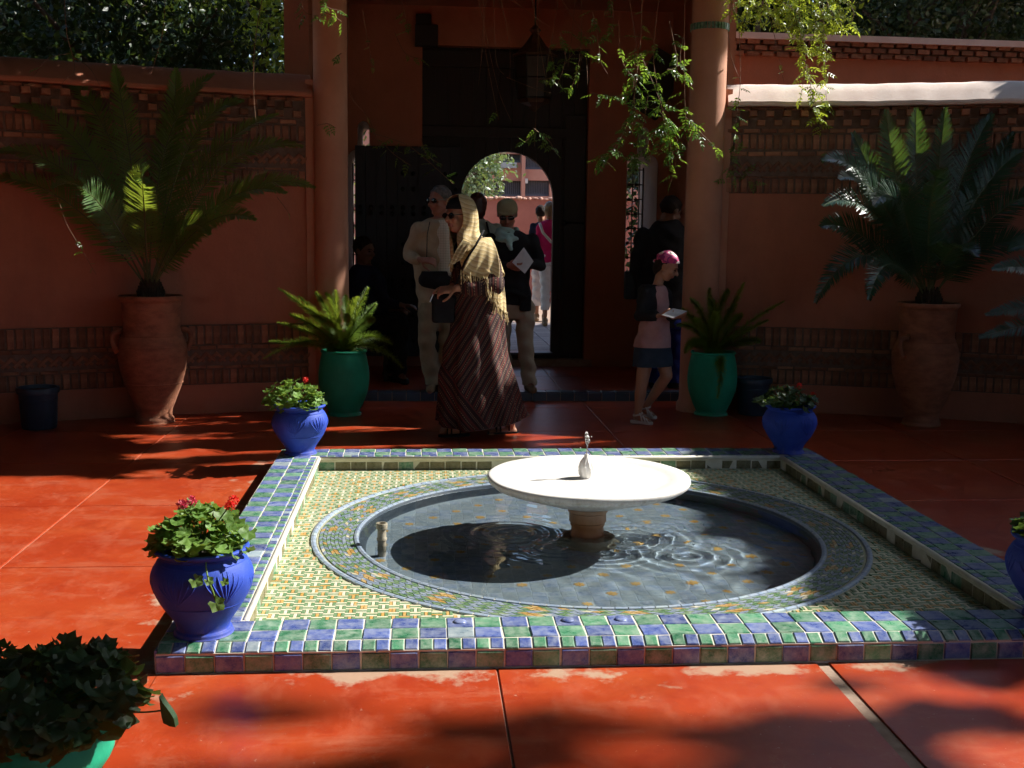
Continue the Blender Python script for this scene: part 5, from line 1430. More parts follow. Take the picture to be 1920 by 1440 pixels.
q = MB(); q.lathe([(.15, zb_ + .06), (.13, zb_ + .03), (.05, zb_ + .0), (.02, zb_ - .04), (0, zb_ - .05)], (lc.x, 10.2, 0), 6); q.build('base', M['rust'], ln)
q = MB(); q.tube([(lc.x, 10.2, zb_ + .69), (lc.x, 10.2, 3.62)], .008, 6); q.build('chain', M['iron'], ln)

# ================================================================== PEOPLE
def remesh(mb, voxel, smooth=4):
    me = mb.mesh('tmp', M['soil']); ob = bpy.data.objects.new('tmp', me); COL.objects.link(ob)
    md = ob.modifiers.new('r', 'REMESH'); md.mode = 'VOXEL'; md.voxel_size = voxel
    if smooth:
        sm_ = ob.modifiers.new('s', 'SMOOTH'); sm_.factor = .5; sm_.iterations = smooth
    dg = bpy.context.evaluated_depsgraph_get()
    out = bpy.data.meshes.new_from_object(ob.evaluated_get(dg))
    bpy.data.objects.remove(ob); bpy.data.meshes.remove(me)
    return out

def finish(me, name, mats, parent, cuts=(), folds=None, classify=None):
    """me in world space -> child object of parent"""
    if cuts:
        bm = bmesh.new(); bm.from_mesh(me)
        for co, no in cuts:
            bmesh.ops.bisect_plane(bm, geom=bm.verts[:] + bm.edges[:] + bm.faces[:], plane_co=co, plane_no=no, clear_outer=True)
        bm.to_mesh(me); bm.free()
    n = len(me.vertices); co = np.empty(n * 3, np.float32); me.vertices.foreach_get('co', co); co = co.reshape(-1, 3).astype(float)
    if folds:
        nr = np.empty(n * 3, np.float32); me.vertices.foreach_get('normal', nr); nr = nr.reshape(-1, 3)
        co = co + nr * folds(co)[:, None]
    L0 = np.array(ORG[parent.name]); me.vertices.foreach_set('co', (co - L0).astype(np.float32).ravel())
    me.materials.clear()
    if not isinstance(mats, (list, tuple)): mats = [mats]
    for q in mats: me.materials.append(q)
    if classify:
        c = np.empty(len(me.polygons) * 3, np.float32); me.polygons.foreach_get('center', c); c = c.reshape(-1, 3) + L0
        me.polygons.foreach_set('material_index', classify(c).astype(np.int32))
    me.polygons.foreach_set('use_smooth', [True] * len(me.polygons)); me.update(); me.name = name
    return link(name, me, parent, tuple(L0))

def fold_fn(amp, kx, kz, seed=0):
    def f(co):
        x, y, z = co.T
        w = np.sin(x * kx + 2.1 * np.sin(z * kz * .6 + seed) + seed) * np.cos(y * kx * .8 + z * kz + seed * 2)
        w2 = np.sin(z * kz * 2.3 + x * kx * .5 + 1.7 * np.sin(x * kx * .7 + seed))
        return amp * (w + .6 * w2)
    return f

def basis(f):
    f = Vector(f).normalized(); r = f.cross(Vector((0, 0, 1))).normalized(); u = r.cross(f)
    return r, f, u

class Head:
    def __init__(s, c, f, k=1.0): s.c = Vector(c); s.r, s.f, s.u = basis(f); s.k = k; s.rot = Matrix((s.r, s.f, s.u)).transposed()
    def p(s, x, y, z): return s.c + (s.r * x + s.f * y + s.u * z) * s.k
    def ell(s, mb, x, y, z, r, mi=0, n=14, k=9): mb.ell(s.p(x, y, z), [q * s.k for q in r], s.rot, n=n, k=k, mi=mi)
    def add(s, mb):
        s.ell(mb, 0, -.010, .028, (.076, .094, .086)); s.ell(mb, 0, .020, -.022, (.060, .070, .082)); s.ell(mb, 0, .044, -.086, (.034, .032, .026))
        mb.cap(s.p(-.045, 0, -.06), s.p(-.022, .045, -.088), .022 * s.k, .020 * s.k); mb.cap(s.p(.045, 0, -.06), s.p(.022, .045, -.088), .022 * s.k, .020 * s.k)
        mb.cap(s.p(0, .086, .012), s.p(0, .110, -.022), .008 * s.k, .014 * s.k); s.ell(mb, 0, .079, .024, (.05, .016, .012))
        s.ell(mb, -.014, .092, -.027, (.010, .010, .008)); s.ell(mb, .014, .092, -.027, (.010, .010, .008))
        s.ell(mb, 0, .084, -.050, (.024, .013, .008)); s.ell(mb, 0, .082, -.062, (.020, .012, .008))
        for q in (-1, 1): s.ell(mb, q * .076, -.010, -.004, (.010, .021, .031)); s.ell(mb, q * .040, .066, -.025, (.022, .02, .022))
    def lips(s, c):
        c0 = np.array(s.p(0, .088, -.056)); d = c - c0; x = d @ np.array(s.r); y = d @ np.array(s.f); z = d @ np.array(s.u)
        return (np.abs(x) < .023 * s.k) & (np.abs(z) < .011 * s.k) & (y > -.012 * s.k)
    def glasses(s, par, mt, frame):
        for q in (-1, 1):
            g_ = MB(); s.ell(g_, q * .033, .094, .006, (.030, .010, .020), n=16, k=10); g_.build('lens', mt, par, smooth=True)
        g_ = MB(); g_.tube([s.p(-.012, .103, .010), s.p(0, .108, .012), s.p(.012, .103, .010)], .003 * s.k, 6)
        for q in (-1, 1): g_.tube([s.p(q * .060, .090, .010), s.p(q * .078, .05, .012), s.p(q * .082, -.02, .008)], .0035 * s.k, 6)
        g_.build('glasses_frame', frame, par, smooth=True)
    def eyes(s, par, closed=False):
        for q in (-1, 1):
            g_ = MB(); s.ell(g_, q * .031, .0825, .004, (.013, .009, .0055 if closed else .0075), n=12, k=8); g_.build('eye', M['eyedark'], par, smooth=True)
            g_ = MB(); g_.tube([s.p(q * .014, .091, .022), s.p(q * .032, .093, .027), s.p(q * .050, .080, .020)], .004 * s.k, 6); g_.build('eyebrow', M['hairdark'], par, smooth=True)

def hand(mb, wrist, d, nrm, k=1.0, curl=.6, side=1, spread=.10):
    """palm plus four fingers and a thumb; nrm points out of the palm"""
    d = Vector(d).normalized(); nrm = Vector(nrm); nrm = (nrm - d * nrm.dot(d)).normalized(); s_ = d.cross(nrm) * side
    w = Vector(wrist)
    for q in (-.026, -.009, .009, .026): mb.cap(w + d * .01 * k + s_ * q * .7 * k, w + d * .085 * k + s_ * q * k, .013 * k, .0115 * k, 8)
    for i, (q, l) in enumerate(((-.030, .070), (-.010, .080), (.010, .076), (.029, .060))):
        p = w + d * .088 * k + s_ * q * k; a = curl * .35 + i * .04; dd = (d + s_ * q * spread / .03).normalized()
        for seg, (f, r_) in enumerate(((.45, .0088), (.32, .008), (.25, .0072))):
            e = p + (dd * math.cos(a) + nrm * math.sin(a)) * l * f * k; mb.cap(p, e, r_ * k, (r_ - .0006) * k, 8); p = e; a += curl * .75
    p = w + d * .025 * k - s_ * .030 * k
    for (f, dv) in ((.042, d * .6 - s_ * .75 + nrm * .3), (.030, d * .85 - s_ * .35 + nrm * .45), (.024, d * .95 - s_ * .05 + nrm * .5)):
        e = p + dv.normalized() * f * k; mb.cap(p, e, .011 * k, .0092 * k, 8); p = e

def loft(mb, rows, n=28):
    vs = []; fs = []
    for (c, rx, ry) in rows:
        for k in range(n):
            a = 2 * math.pi * k / n; vs.append(Vector((c[0] + rx * math.cos(a), c[1] + ry * math.sin(a), c[2])))
    for i in range(len(rows) - 1):
        for k in range(n): fs.append((i * n + k, i * n + (k + 1) % n, (i + 1) * n + (k + 1) % n, (i + 1) * n + k))
    fs.append(tuple(range(n - 1, -1, -1))); fs.append(tuple((len(rows) - 1) * n + k for k in range(n)))
    if rows[0][0][2] > rows[-1][0][2]: fs = [f[::-1] for f in fs]
    mb.add(vs, fs)

def rows_px(Y, rws, depth):
    """rows of (y, x0, x1[, depth]) in photo px -> elliptical sections"""
    out = []
    for r_ in rws:
        y, x0, x1 = r_[:3]; dd = r_[3] if len(r_) > 3 else depth
        a = at(x0, y, Y); b = at(x1, y, Y); c = (a + b) / 2; out.append((c, (b.x - a.x) / 2, dd))
    return out

def shoe(par, ankle, toe, mt, k=1.0, z0=0.0, name='shoe'):
    a = Vector(ankle); t = Vector(toe); d = t - a; d.z = 0; d.normalize(); q = MB()
    h = Vector((a.x, a.y, z0)) - d * .035 * k; tt = Vector((t.x, t.y, z0))
    q.cap(h + Vector((0, 0, .034 * k)), tt + Vector((0, 0, .028 * k)), .040 * k, .036 * k); q.cap(Vector((a.x, a.y, z0 + .045 * k)), Vector((a.x, a.y, z0 + .09 * k)), .042 * k, .045 * k)
    me = remesh(q, .009, 3); return finish(me, name, mt, par, cuts=[(Vector((0, 0, z0 + .003)), Vector((0, 0, -1)))])

skin = pm('tanned_skin', (.40, .19, .11), (.34, .155, .088), 9, .5, 80, .06, .002, rnd=0)
skin2 = pm('ruddy_skin', (.34, .14, .088), (.28, .11, .068), 9, .5, 80, .06, .002, rnd=0)
skin3 = pm('brown_skin', (.20, .095, .055), (.16, .075, .045), 9, .5, rnd=0)
lipm = pm('lip_skin', (.34, .10, .08), rnd=0, rough=.4)
M['eyedark'] = pm('dark_eye', (.03, .02, .015), rough=.15, rnd=0); M['hairdark'] = pm('dark_brown_hair', (.026, .014, .009), (.012, .007, .005), 30, .75, 90, .6, .004, rnd=0, spec=.2, stretch=(4, 4, .5))
hair_grey = pm('grey_hair', (.15, .135, .125), (.05, .045, .04), 40, .8, 120, .5, .004, rnd=0); hair_red = pm('auburn_hair', (.11, .028, .018), (.055, .016, .010), 30, .4, 100, .4, .004, rnd=0, stretch=(4, 4, .4)); hair_blond = pm('dark_blond_hair', (.30, .19, .09), (.18, .10, .05), 30, .45, rnd=0, stretch=(4, 4, .4))
def cloth(name, col, col2=None, scale=10, rough=.9, bs_=260, rnd=0): return pm(name, col, col2, scale, rough, bs_, .25, .002, rnd=rnd, spec=.2)
black = cloth('black_cloth', (.012, .011, .013), (.018, .017, .018)); beige = cloth('beige_linen', (.42, .31, .20), (.35, .25, .155)); khaki = cloth('khaki_cotton', (.30, .225, .14), (.24, .18, .11)); khaki2 = cloth('stone_cotton', (.40, .32, .23), (.33, .26, .18))
lens = pm('sunglass_lens', (.006, .005, .006), rough=.12, rnd=0, bstr=0); goldf = pm('thin_metal_frame', (.25, .22, .18), metal=.8, rough=.3, rnd=0, bstr=0); tanleather = pm('tan_leather', (.24, .15, .075), (.17, .10, .05), 12, .55, rnd=0)
mint = cloth('mint_scarf_cloth', (.36, .52, .48), (.27, .42, .38)); white = cloth('white_cotton', (.74, .70, .68), (.62, .58, .57)); paper = pm('white_paper', (.78, .78, .80), rough=.7, rnd=0, bstr=0)
pinkc = cloth('hot_pink_jersey', (.62, .02, .13), (.52, .015, .10)); navy = cloth('navy_cloth', (.022, .026, .055), (.015, .018, .035)); denim = cloth('dark_denim', (.035, .055, .085), (.022, .035, .055)); bluetr = cloth('royal_blue_trousers', (.022, .035, .22), (.016, .026, .15)); cream = cloth('cream_top_cloth', (.56, .54, .42), (.46, .44, .33)); lilac = cloth('dusty_pink_tunic', (.42, .24, .24), (.35, .19, .19)); olive = cloth('olive_cap_cloth', (.30, .26, .15), (.24, .20, .11)); whiteleather = pm('white_leather', (.66, .60, .54), rough=.5, rnd=0)

def checked():
    mt, nt, bs, out = nodes_of('checked_shirt'); P = world_pos(nt); sx = N(nt, 'ShaderNodeSeparateXYZ'); nt.links.new(P, sx.inputs[0])
    a = math_n(nt, 'LESS_THAN', math_n(nt, 'FRACT', math_n(nt, 'MULTIPLY', sx.outputs[0], 48)), .18); b = math_n(nt, 'LESS_THAN', math_n(nt, 'FRACT', math_n(nt, 'MULTIPLY', sx.outputs[2], 48)), .18)
    nt.links.new(mixc(nt, math_n(nt, 'MULTIPLY', math_n(nt, 'ADD', a, b), .38), (.60, .53, .40), (.26, .21, .15)), bs.inputs['Base Color']); bs.inputs['Roughness'].default_value = .9
    return mt
def robe_mat(Y):
    mt, nt, bs, out = nodes_of('striped_robe_cloth'); P = world_pos(nt); sx = N(nt, 'ShaderNodeSeparateXYZ')
    nz = noise_n(nt, 3.2, 2, .5, vec=P); off = N(nt, 'ShaderNodeVectorMath', operation='MULTIPLY_ADD'); nt.links.new(nz.outputs[1], off.inputs[0]); off.inputs[1].default_value = (.05, .05, .05); nt.links.new(P, off.inputs[2]); nt.links.new(off.outputs[0], sx.inputs[0])
    x, y, z = sx.outputs
    A_, B_ = at(822, 655, Y), at(945, 812, Y); sl_ = (B_.z - A_.z) / (B_.x - A_.x)
    below = math_n(nt, 'LESS_THAN', z, math_n(nt, 'ADD', math_n(nt, 'MULTIPLY', math_n(nt, 'SUBTRACT', x, A_.x), sl_), A_.z))
    upper = math_n(nt, 'GREATER_THAN', z, 1.03)
    lin = lambda a, b: math_n(nt, 'ADD', math_n(nt, 'MULTIPLY', x, a), math_n(nt, 'MULTIPLY', z, b))
    cv = math_n(nt, 'MULTIPLY', math_n(nt, 'MULTIPLY', math_n(nt, 'SUBTRACT', x, A_.x), math_n(nt, 'SUBTRACT', x, A_.x)), -.75)
    s1 = math_n(nt, 'ADD', lin(.80, -.60), math_n(nt, 'MULTIPLY', cv, -.55)); s2 = lin(.76, .62); s3 = lin(1, .12)
    mixf = lambda f, a, b: math_n(nt, 'ADD', math_n(nt, 'MULTIPLY', f, b), math_n(nt, 'MULTIPLY', math_n(nt, 'SUBTRACT', 1, f), a))
    s_ = mixf(upper, mixf(below, s1, s2), s3); t1 = mixf(below, lin(.6, .8), lin(.62, -.76))
    f = math_n(nt, 'FRACT', math_n(nt, 'MULTIPLY', s_, 7.0))
    D, Mr, Tn, Gy = (.030, .014, .014), (.105, .026, .022), (.26, .17, .10), (.13, .085, .07)
    base = ramp(nt, f, [(0, D), (.10, Mr), (.17, D), (.30, Gy), (.335, D), (.42, Mr), (.47, (.16, .05, .03)), (.50, D), (.62, Mr), (.72, D), (.83, Gy), (.86, D)], 'CONSTANT').outputs[0]
    dots = ramp(nt, f, [(0, (0, 0, 0)), (.215, (1, 1, 1)), (.26, (0, 0, 0)), (.555, (1, 1, 1)), (.595, (0, 0, 0)), (.90, (1, 1, 1)), (.93, (0, 0, 0))], 'CONSTANT').outputs[0]
    dash = math_n(nt, 'GREATER_THAN', math_n(nt, 'FRACT', math_n(nt, 'MULTIPLY', t1, 70)), .45)
    base = mixc(nt, math_n(nt, 'MULTIPLY', dots, dash), base, Tn)
    nt.links.new(base, bs.inputs['Base Color']); bs.inputs['Roughness'].default_value = .85; bs.inputs['Specular IOR Level'].default_value = .25
    return mt
def scarf_mat():
    mt, nt, bs, out = nodes_of('ochre_striped_scarf'); P = world_pos(nt); sx = N(nt, 'ShaderNodeSeparateXYZ'); nt.links.new(P, sx.inputs[0])
    n = noise_n(nt, 6, 3, .6, vec=P)
    s_ = math_n(nt, 'ADD', math_n(nt, 'ADD', math_n(nt, 'MULTIPLY', sx.outputs[2], 34), math_n(nt, 'MULTIPLY', sx.outputs[0], 9)), math_n(nt, 'MULTIPLY', n.outputs[0], 3.0))
    f = math_n(nt, 'FRACT', s_)
    c = ramp(nt, f, [(0, (.58, .44, .22)), (.45, (.52, .385, .185)), (.60, (.36, .25, .125)), (.70, (.58, .455, .25)), (.9, (.62, .50, .29))]).outputs[0]
    nt.links.new(c, bs.inputs['Base Color']); bs.inputs['Roughness'].default_value = .8; bs.inputs['Specular IOR Level'].default_value = .2
    b2 = noise_n(nt, 90, 2, .5, vec=P); bump(nt, bs, b2.outputs[0], .3, .003)
    return mt
def bandana_mat():
    mt, nt, bs, out = nodes_of('pink_floral_bandana'); P = world_pos(nt)
    v = N(nt, 'ShaderNodeTexVoronoi'); v.inputs['Scale'].default_value = 17; nt.links.new(P, v.inputs['Vector'])
    n = noise_n(nt, 26, 3, .6, vec=P)
    c = ramp(nt, v.outputs['Distance'], [(.0, (.80, .45, .06)), (.18, (.80, .70, .66)), (.34, (.76, .60, .62)), (.42, (.50, .03, .14)), (.6, (.22, .015, .12)), (.75, (.66, .10, .25))], 'CONSTANT').outputs[0]
    c = mixc(nt, ramp(nt, n.outputs[0], [(.60, (0, 0, 0)), (.64, (1, 1, 1))]).outputs[0], c, (.70, .12, .26)); nt.links.new(c, bs.inputs['Base Color']); bs.inputs['Roughness'].default_value = .75
    return mt

def hair_cap(h, par, mt, back=.35, drop=0.0, name='hair', extra=None, puff=1.0, front=.03, vox=.009):
    """skull-hugging hair cut away from the face"""
    q = MB(); h.ell(q, 0, -.016, .034, (.084 * puff, .100 * puff, .094 * puff))
    if drop > 0:
        h.ell(q, 0, -.045, .03 - drop * .5, (.083 * puff, .068 * puff, .05 + drop * .5)); 
    if extra: extra(q)
    me = remesh(q, vox, 3)
    return finish(me, name, mt, par, cuts=[(h.p(0, front, .03), (h.f * .80 - h.u * .60))] if drop <= 0 else [(h.p(0, front, .03), (h.f * .93 - h.u * .35))], folds=fold_fn(.0025, 70, 40, 3))

# ---------------- woman in the striped robe
def person_robe():
    Y = 7.9; A = lambda x, y, d=0: at(x, y, Y + d)
    g0 = A(893, 818); t = thing('person', (g0.x, Y, 0), 'woman in a dark striped robe and ochre headscarf walking left, wearing sunglasses', 'person')
    h = Head(A(861, 404), (-.80, -.60, -.10), 1.04)
    q = MB(); h.add(q)
    q.cap(h.p(0, -.02, -.07), A(876, 456), .052, .058); loft(q, rows_px(Y, [(452, 868, 905, .10), (470, 862, 912, .13), (520, 864, 920, .12), (575, 862, 932, .14), (600, 862, 936, .14)], .12))
    fl = [(A(872, 462, .14), A(866, 528, .12), A(846, 540, -.06)), (A(908, 464, -.10), A(922, 532, -.16), A(858, 540, -.22))]
    for s_, e, w in fl: q.cap(s_, e, .050, .042); q.cap(e, w, .040, .028)
    hand(q, A(846, 540, -.06), (-1, -.25, -.10), (.1, -.4, -.8), 1.0, .7, 1); hand(q, A(856, 541, -.22), (-1, .15, -.12), (0, .6, -.7), 1.0, .75, -1)
    for hp, kn, an, to in ((A(880, 600, -.08), A(868, 700, -.08), A(866, 797, -.06), A(830, 812, -.09)), (A(915, 600, .06), A(930, 700, .06), A(957, 800, .06), A(922, 815, .02))):
        q.cap(hp, kn, .085, .058); q.cap(kn, an, .055, .036); q.cap(an + Vector((.02, 0, -.03)), to + Vector((0, 0, .012)), .030, .024)
        for k in range(5): q.cap(to + Vector((.01, (k - 2) * .014, .008)), to + Vector((-.022 + .004 * abs(k - 1), (k - 2) * .015, .006)), .010, .008, 8)
    me = remesh(q, .007, 3); finish(me, 'body', [skin, lipm], t, classify=lambda c: h.lips(c))
    h.glasses(t, lens, lens)
    # black under-cap
    q = MB(); h.ell(q, 0, -.004, .036, (.083, .100, .090)); me = remesh(q, .008, 3)
    finish(me, 'under_cap', black, t, cuts=[(h.p(0, .02, .042), (-h.u + h.f * .12)), ])
    # robe
    q = MB()
    loft(q, rows_px(Y, [(450, 872, 900, .09), (462, 860, 915, .14), (485, 856, 922, .15), (520, 852, 930, .16), (560, 848, 938, .18), (600, 846, 944, .21), (650, 834, 948, .25), (700, 826, 959, .28), (750, 822, 973, .31), (785, 820, 986, .33), (806, 821, 990, .33)], .2), 36)
    q.cap(A(908, 466, -.10), A(922, 532, -.15), .085, .092); q.cap(A(922, 532, -.15), A(880, 537, -.20), .088, .082); q.cap(A(872, 466, .12), A(866, 528, .12), .08, .08); q.cap(A(866, 528, .12), A(858, 538, .0), .075, .07)
    me = remesh(q, .011, 5)
    def rf(co):
        x, y, z = co.T; k = np.clip((1.15 - z) / 1.1, 0, 1)
        a = np.arctan2(y - Y, x - g0.x)
        return k * (.020 * np.sin(a * 7 + 3 * z + 1.5 * np.sin(4 * z)) + .012 * np.sin(a * 13 + 5 * z + 1)) + fold_fn(.006, 24, 14, 2)(co)
    ax = A(905, 808)
    finish(me, 'robe', robe_mat(Y), t, folds=rf, cuts=[(A(850, 803), Vector((.16, -.05, -1))), (A(940, 809), Vector((-.16, 0, -1)))])
    # headscarf: hood, cape over the shoulder, tail down the back
    sm_ = scarf_mat()
    q = MB(); NA_ = 44; rws = []
    ca_ = math.atan2(h.f.y, h.f.x)
    spec = [(h.p(0, -.02, .135), .012, .012, 40), (h.p(0, -.015, .128), .05, .055, 42), (h.p(0, -.015, .105), .085, .088, 46), (h.p(0, -.02, .06), .103, .110, 52), (h.p(0, -.025, .0), .108, .116, 56), (h.p(0, -.03, -.05), .104, .112, 50), (h.p(0, -.03, -.10), .098, .106, 34),
            (A(874, 446), .110, .125, 14), (A(880, 456), .130, .165, 10), (A(886, 468), .150, .195, 9), (A(890, 482, -.01), .166, .212, 10), (A(893, 496, -.02), .176, .222, 16), (A(896, 508, -.02), .184, .226, 26)]
    vs = []
    for i, (c, rx, ry, op) in enumerate(spec):
        for k in range(NA_):
            a = ca_ + math.radians(op) + (2 * math.pi - 2 * math.radians(op)) * k / (NA_ - 1)
            w = 1 + (.035 * math.sin(k * 1.1 + i * .5) + .02 * math.sin(k * 2.3)) * min(1, i / 5)
            vs.append(Vector((c.x + rx * w * math.cos(a), c.y + ry * w * math.sin(a), c.z + .012 * math.sin(k * .7 + i) * min(1, i / 4) - (.03 * max(0, math.sin((k - 8) / NA_ * math.pi * 2)) if i > 10 else 0))))
    fs = [(i * NA_ + k, i * NA_ + k + 1, (i + 1) * NA_ + k + 1, (i + 1) * NA_ + k) for i in range(len(spec) - 1) for k in range(NA_ - 1)]
    q.add(vs, fs); sc_ = q.build('headscarf', sm_, t, smooth=True)
    sd = sc_.modifiers.new('s', 'SUBSURF'); sd.levels = 1; sd.render_levels = 2; so = sc_.modifiers.new('t', 'SOLIDIFY'); so.thickness = .006
    # front fold of the scarf falling on the chest, and the tail behind
    def drape(cols, name, n=14, wav=.018):
        q = MB(); m_ = len(cols); vs = []
        for i in range(n + 1):
            f = i / n
            for j, (pa, pb, pc) in enumerate(cols):
                p = pa * (1 - f) ** 2 + pb * 2 * f * (1 - f) + pc * f * f
                vs.append(p + Vector((.3, -1, 0)).normalized() * wav * math.sin(j * 2.2 + f * 2) * f)
        q.add(vs, [(i * m_ + j, i * m_ + j + 1, (i + 1) * m_ + j + 1, (i + 1) * m_ + j) for i in range(n) for j in range(m_ - 1)])
        o = q.build(name, sm_, t, smooth=True); s1 = o.modifiers.new('s', 'SUBSURF'); s1.levels = 1; s1.render_levels = 2; s2 = o.modifiers.new('t', 'SOLIDIFY'); s2.thickness = .006
        return o
    def lerp_cols(L0, L1, n): return [tuple(a.lerp(b, j / (n - 1)) for a, b in zip(L0, L1)) for j in range(n)]
    drape(lerp_cols((A(868, 450, -.16), A(852, 470, -.22), A(838, 502, -.22)), (A(884, 456, -.20), A(872, 470, -.24), A(866, 486, -.24)), 8), 'scarf_front', 10, .012)
    drape(lerp_cols((A(902, 446, -.20), A(882, 470, -.28), A(864, 512, -.26)), (A(920, 446, -.12), A(942, 480, -.24), A(934, 528, -.20)), 10), 'scarf_shoulder', 12, .014)
    drape(lerp_cols((A(915, 450, -.10), A(935, 500, -.18), A(930, 575, -.16)), (A(918, 450, .06), A(946, 500, .05), A(950, 590, .0)), 8), 'scarf_tail', 16, .02)
    fr = MB()
    def fringe(pa, pb, n, l, seed):
        rr = random.Random(seed)
        for k in range(n):
            p = pa.lerp(pb, k / (n - 1)) + Vector((rr.gauss(0, .004), rr.gauss(0, .004), rr.uniform(0, .02))); ll = l * rr.uniform(.7, 1.2)
            fr.tube([p, p + Vector((rr.gauss(0, .006), -.004, -ll * .5)), p + Vector((rr.gauss(0, .012), rr.gauss(0, .006), -ll))], .0022, 4)
    fringe(A(864, 510, -.272), A(934, 526, -.215), 46, .075, 1); fringe(A(926, 572, -.17), A(951, 588, .0), 34, .08, 2); fringe(A(912, 522, -.255), A(936, 560, -.20), 26, .11, 3)
    fr.build('scarf_fringe', sm_, t)
    # watch, ring, cigarette, bag with strap, sandals
    q = MB(); w = A(869, 540, -.215); q.tube([w + Vector((0, .034 * math.cos(a), .034 * math.sin(a))) for a in [2 * math.pi * k / 14 for k in range(15)]], .006, 6); q.ell(w + Vector((0, -.036, .005)), (.014, .006, .014)); q.build('wristwatch', pm('silver_watch', (.6, .55, .45), metal=.8, rough=.3, rnd=0), t, smooth=True)
    q = MB(); q.tube([A(812, 552, -.24), A(806, 566, -.25)], .0042, 8); q.build('cigarette', paper, t)
    q = MB(); q.box(A(831, 580, -.10), (.16, .07, .19)); q.cap(A(815, 560, -.1), A(848, 560, -.1), .035, .035); me = remesh(q, .012, 5); finish(me, 'handbag', black, t)
    q = MB(); q.tube([A(907, 432, -.20), A(892, 460, -.29), A(872, 490, -.27), A(850, 548, -.18)], .008, 6); q.build('bag_strap', black, t, smooth=True)
    for an, to in ((A(866, 797, -.06), A(830, 812, -.09)), (A(957, 800, .06), A(922, 815, .02))):
        q = MB(); b = Vector((to.x, to.y, .006)); e = Vector((an.x + .03, an.y, .012)); q.cap(b, e, .034, .032); me = remesh(q, .01, 2)
        me2 = finish(me, 'sandal_sole', black, t, cuts=[(Vector((0, 0, .016)), Vector((0, 0, 1))), (Vector((0, 0, .001)), Vector((0, 0, -1)))])
        for f in (.2, .38, .75): 
            q = MB(); c = b.lerp(e, f); q.tube([c + Vector((0, -.036, .012)), c + Vector((0, -.026, .045)), c + Vector((0, 0, .056 + .02 * (f > .5))), c + Vector((0, .026, .045)), c + Vector((0, .036, .012))], .006, 6)
            q.build('sandal_strap', black, t, smooth=True)
person_robe()

# ---------------- generic standing figure
def stand(Y, z0, label, h, neck, torso, arms, legs, sk, top, bottom, shoes, kk=1.0, vox=.009, topcut=None, hemcut=None, topname='jacket', botname='trousers', hands=(), sleeves=.052, legr=(.095, .072, .066), botrows=None, cuff=None):
    gx = sum(l[2].x for l in legs) / len(legs); t = thing('person', (gx, Y, z0), label, 'person')
    q = MB(); h.add(q); q.cap(h.p(0, -.02, -.07), neck, .050 * kk, .056 * kk); loft(q, [(c, rx * .85, ry * .8) for c, rx, ry in torso])
    for s_, e, w in arms: q.cap(s_, e, .044 * kk, .038 * kk); q.cap(e, w, .036 * kk, .026 * kk)
    for a in hands: hand(q, *a)
    for hp, kn, an, to in legs: q.cap(hp, kn, .075 * kk, .054 * kk); q.cap(kn, an, .050 * kk, .034 * kk); q.cap(an, to, .032 * kk, .026 * kk)
    me = remesh(q, vox, 3); finish(me, 'body', [sk, lipm], t, classify=lambda c: h.lips(c))
    if top:
        q = MB(); loft(q, torso)
        for s_, e, w in arms: q.cap(s_, e, sleeves * 1.25 * kk, sleeves * kk); q.cap(e, e.lerp(w, .86), sleeves * .98 * kk, sleeves * .80 * kk)
        me = remesh(q, vox + .002, 4); finish(me, topname, top, t, folds=fold_fn(.0075, 20, 20, len(label)), cuts=topcut or ())
    if bottom:
        q = MB()
        if botrows: loft(q, botrows)
        for hp, kn, an, to in legs: q.cap(hp, kn, legr[0] * kk, legr[1] * kk); q.cap(kn, an, legr[1] * kk, legr[2] * kk)
        me = remesh(q, vox + .002, 4); finish(me, botname, bottom, t, folds=fold_fn(.008, 24, 22, len(label) + 3), cuts=hemcut or [(Vector((0, 0, z0 + .055)), Vector((0, 0, -1)))])
    if shoes:
        for hp, kn, an, to in legs: shoe(t, an, to, shoes, kk, z0)
    return t

def man_beige():
    Y = 9.62; A = lambda x, y, d=0: at(x, y, Y + d); h = Head(A(824, 377), (-.72, -.68, -.06), 1.06)
    tor = rows_px(Y, [(408, 806, 840, .08), (418, 784, 862, .12), (435, 772, 870, .14), (470, 770, 872, .15), (520, 776, 872, .15), (560, 782, 872, .15), (580, 784, 872, .15)], .14)
    arms = [(A(786, 430, -.03), A(765, 478, -.06), A(786, 487, -.24)), (A(862, 430, .03), A(880, 490, -.02), A(862, 520, -.2))]
    legs = [(A(806, 575, -.03), A(800, 640, -.06), A(812, 722, -.02), A(806, 733, -.16)), (A(842, 575, .03), A(838, 645, .0), A(836, 722, .05), A(828, 733, -.10))]
    t = stand(Y, PZ, 'grey haired man in beige jacket, checked shirt and sunglasses standing by the door leaf', h, A(830, 414), tor, arms, legs, skin2, beige, khaki, tanleather, 1.06, hands=[(A(787, 487, -.24), (.9, -.3, -.05), (.1, .6, -.6), 1.05, .9, 1)], botrows=rows_px(Y, [(540, 790, 868, .14), (570, 786, 870, .15), (590, 790, 866, .13)], .14))
    hair_cap(h, t, hair_grey, puff=1.0, front=.035); h.glasses(t, lens, goldf)
    q = MB(); loft(q, [(c + Vector((.008, -.045, 0)), rx * .58, ry * .82) for c, rx, ry in rows_px(Y, [(412, 806, 852, .10), (430, 795, 868, .14), (470, 792, 870, .15), (515, 794, 870, .15)], .14)])
    me = remesh(q, .011, 4); finish(me, 'shirt', checked(), t, folds=fold_fn(.003, 25, 15, 5))
    q = MB(); q.tube([A(806, 416, -.16), A(801, 440, -.21), A(800, 486, -.215)], .004, 6); q.build('neck_cord', black, t)
    q = MB(); q.cap(A(798, 525, -.19), A(838, 532, -.17), .065, .07); q.box(A(815, 522, -.19), (.22, .07, .12)); me = remesh(q, .012, 5); finish(me, 'belt_bag', black, t)
man_beige()
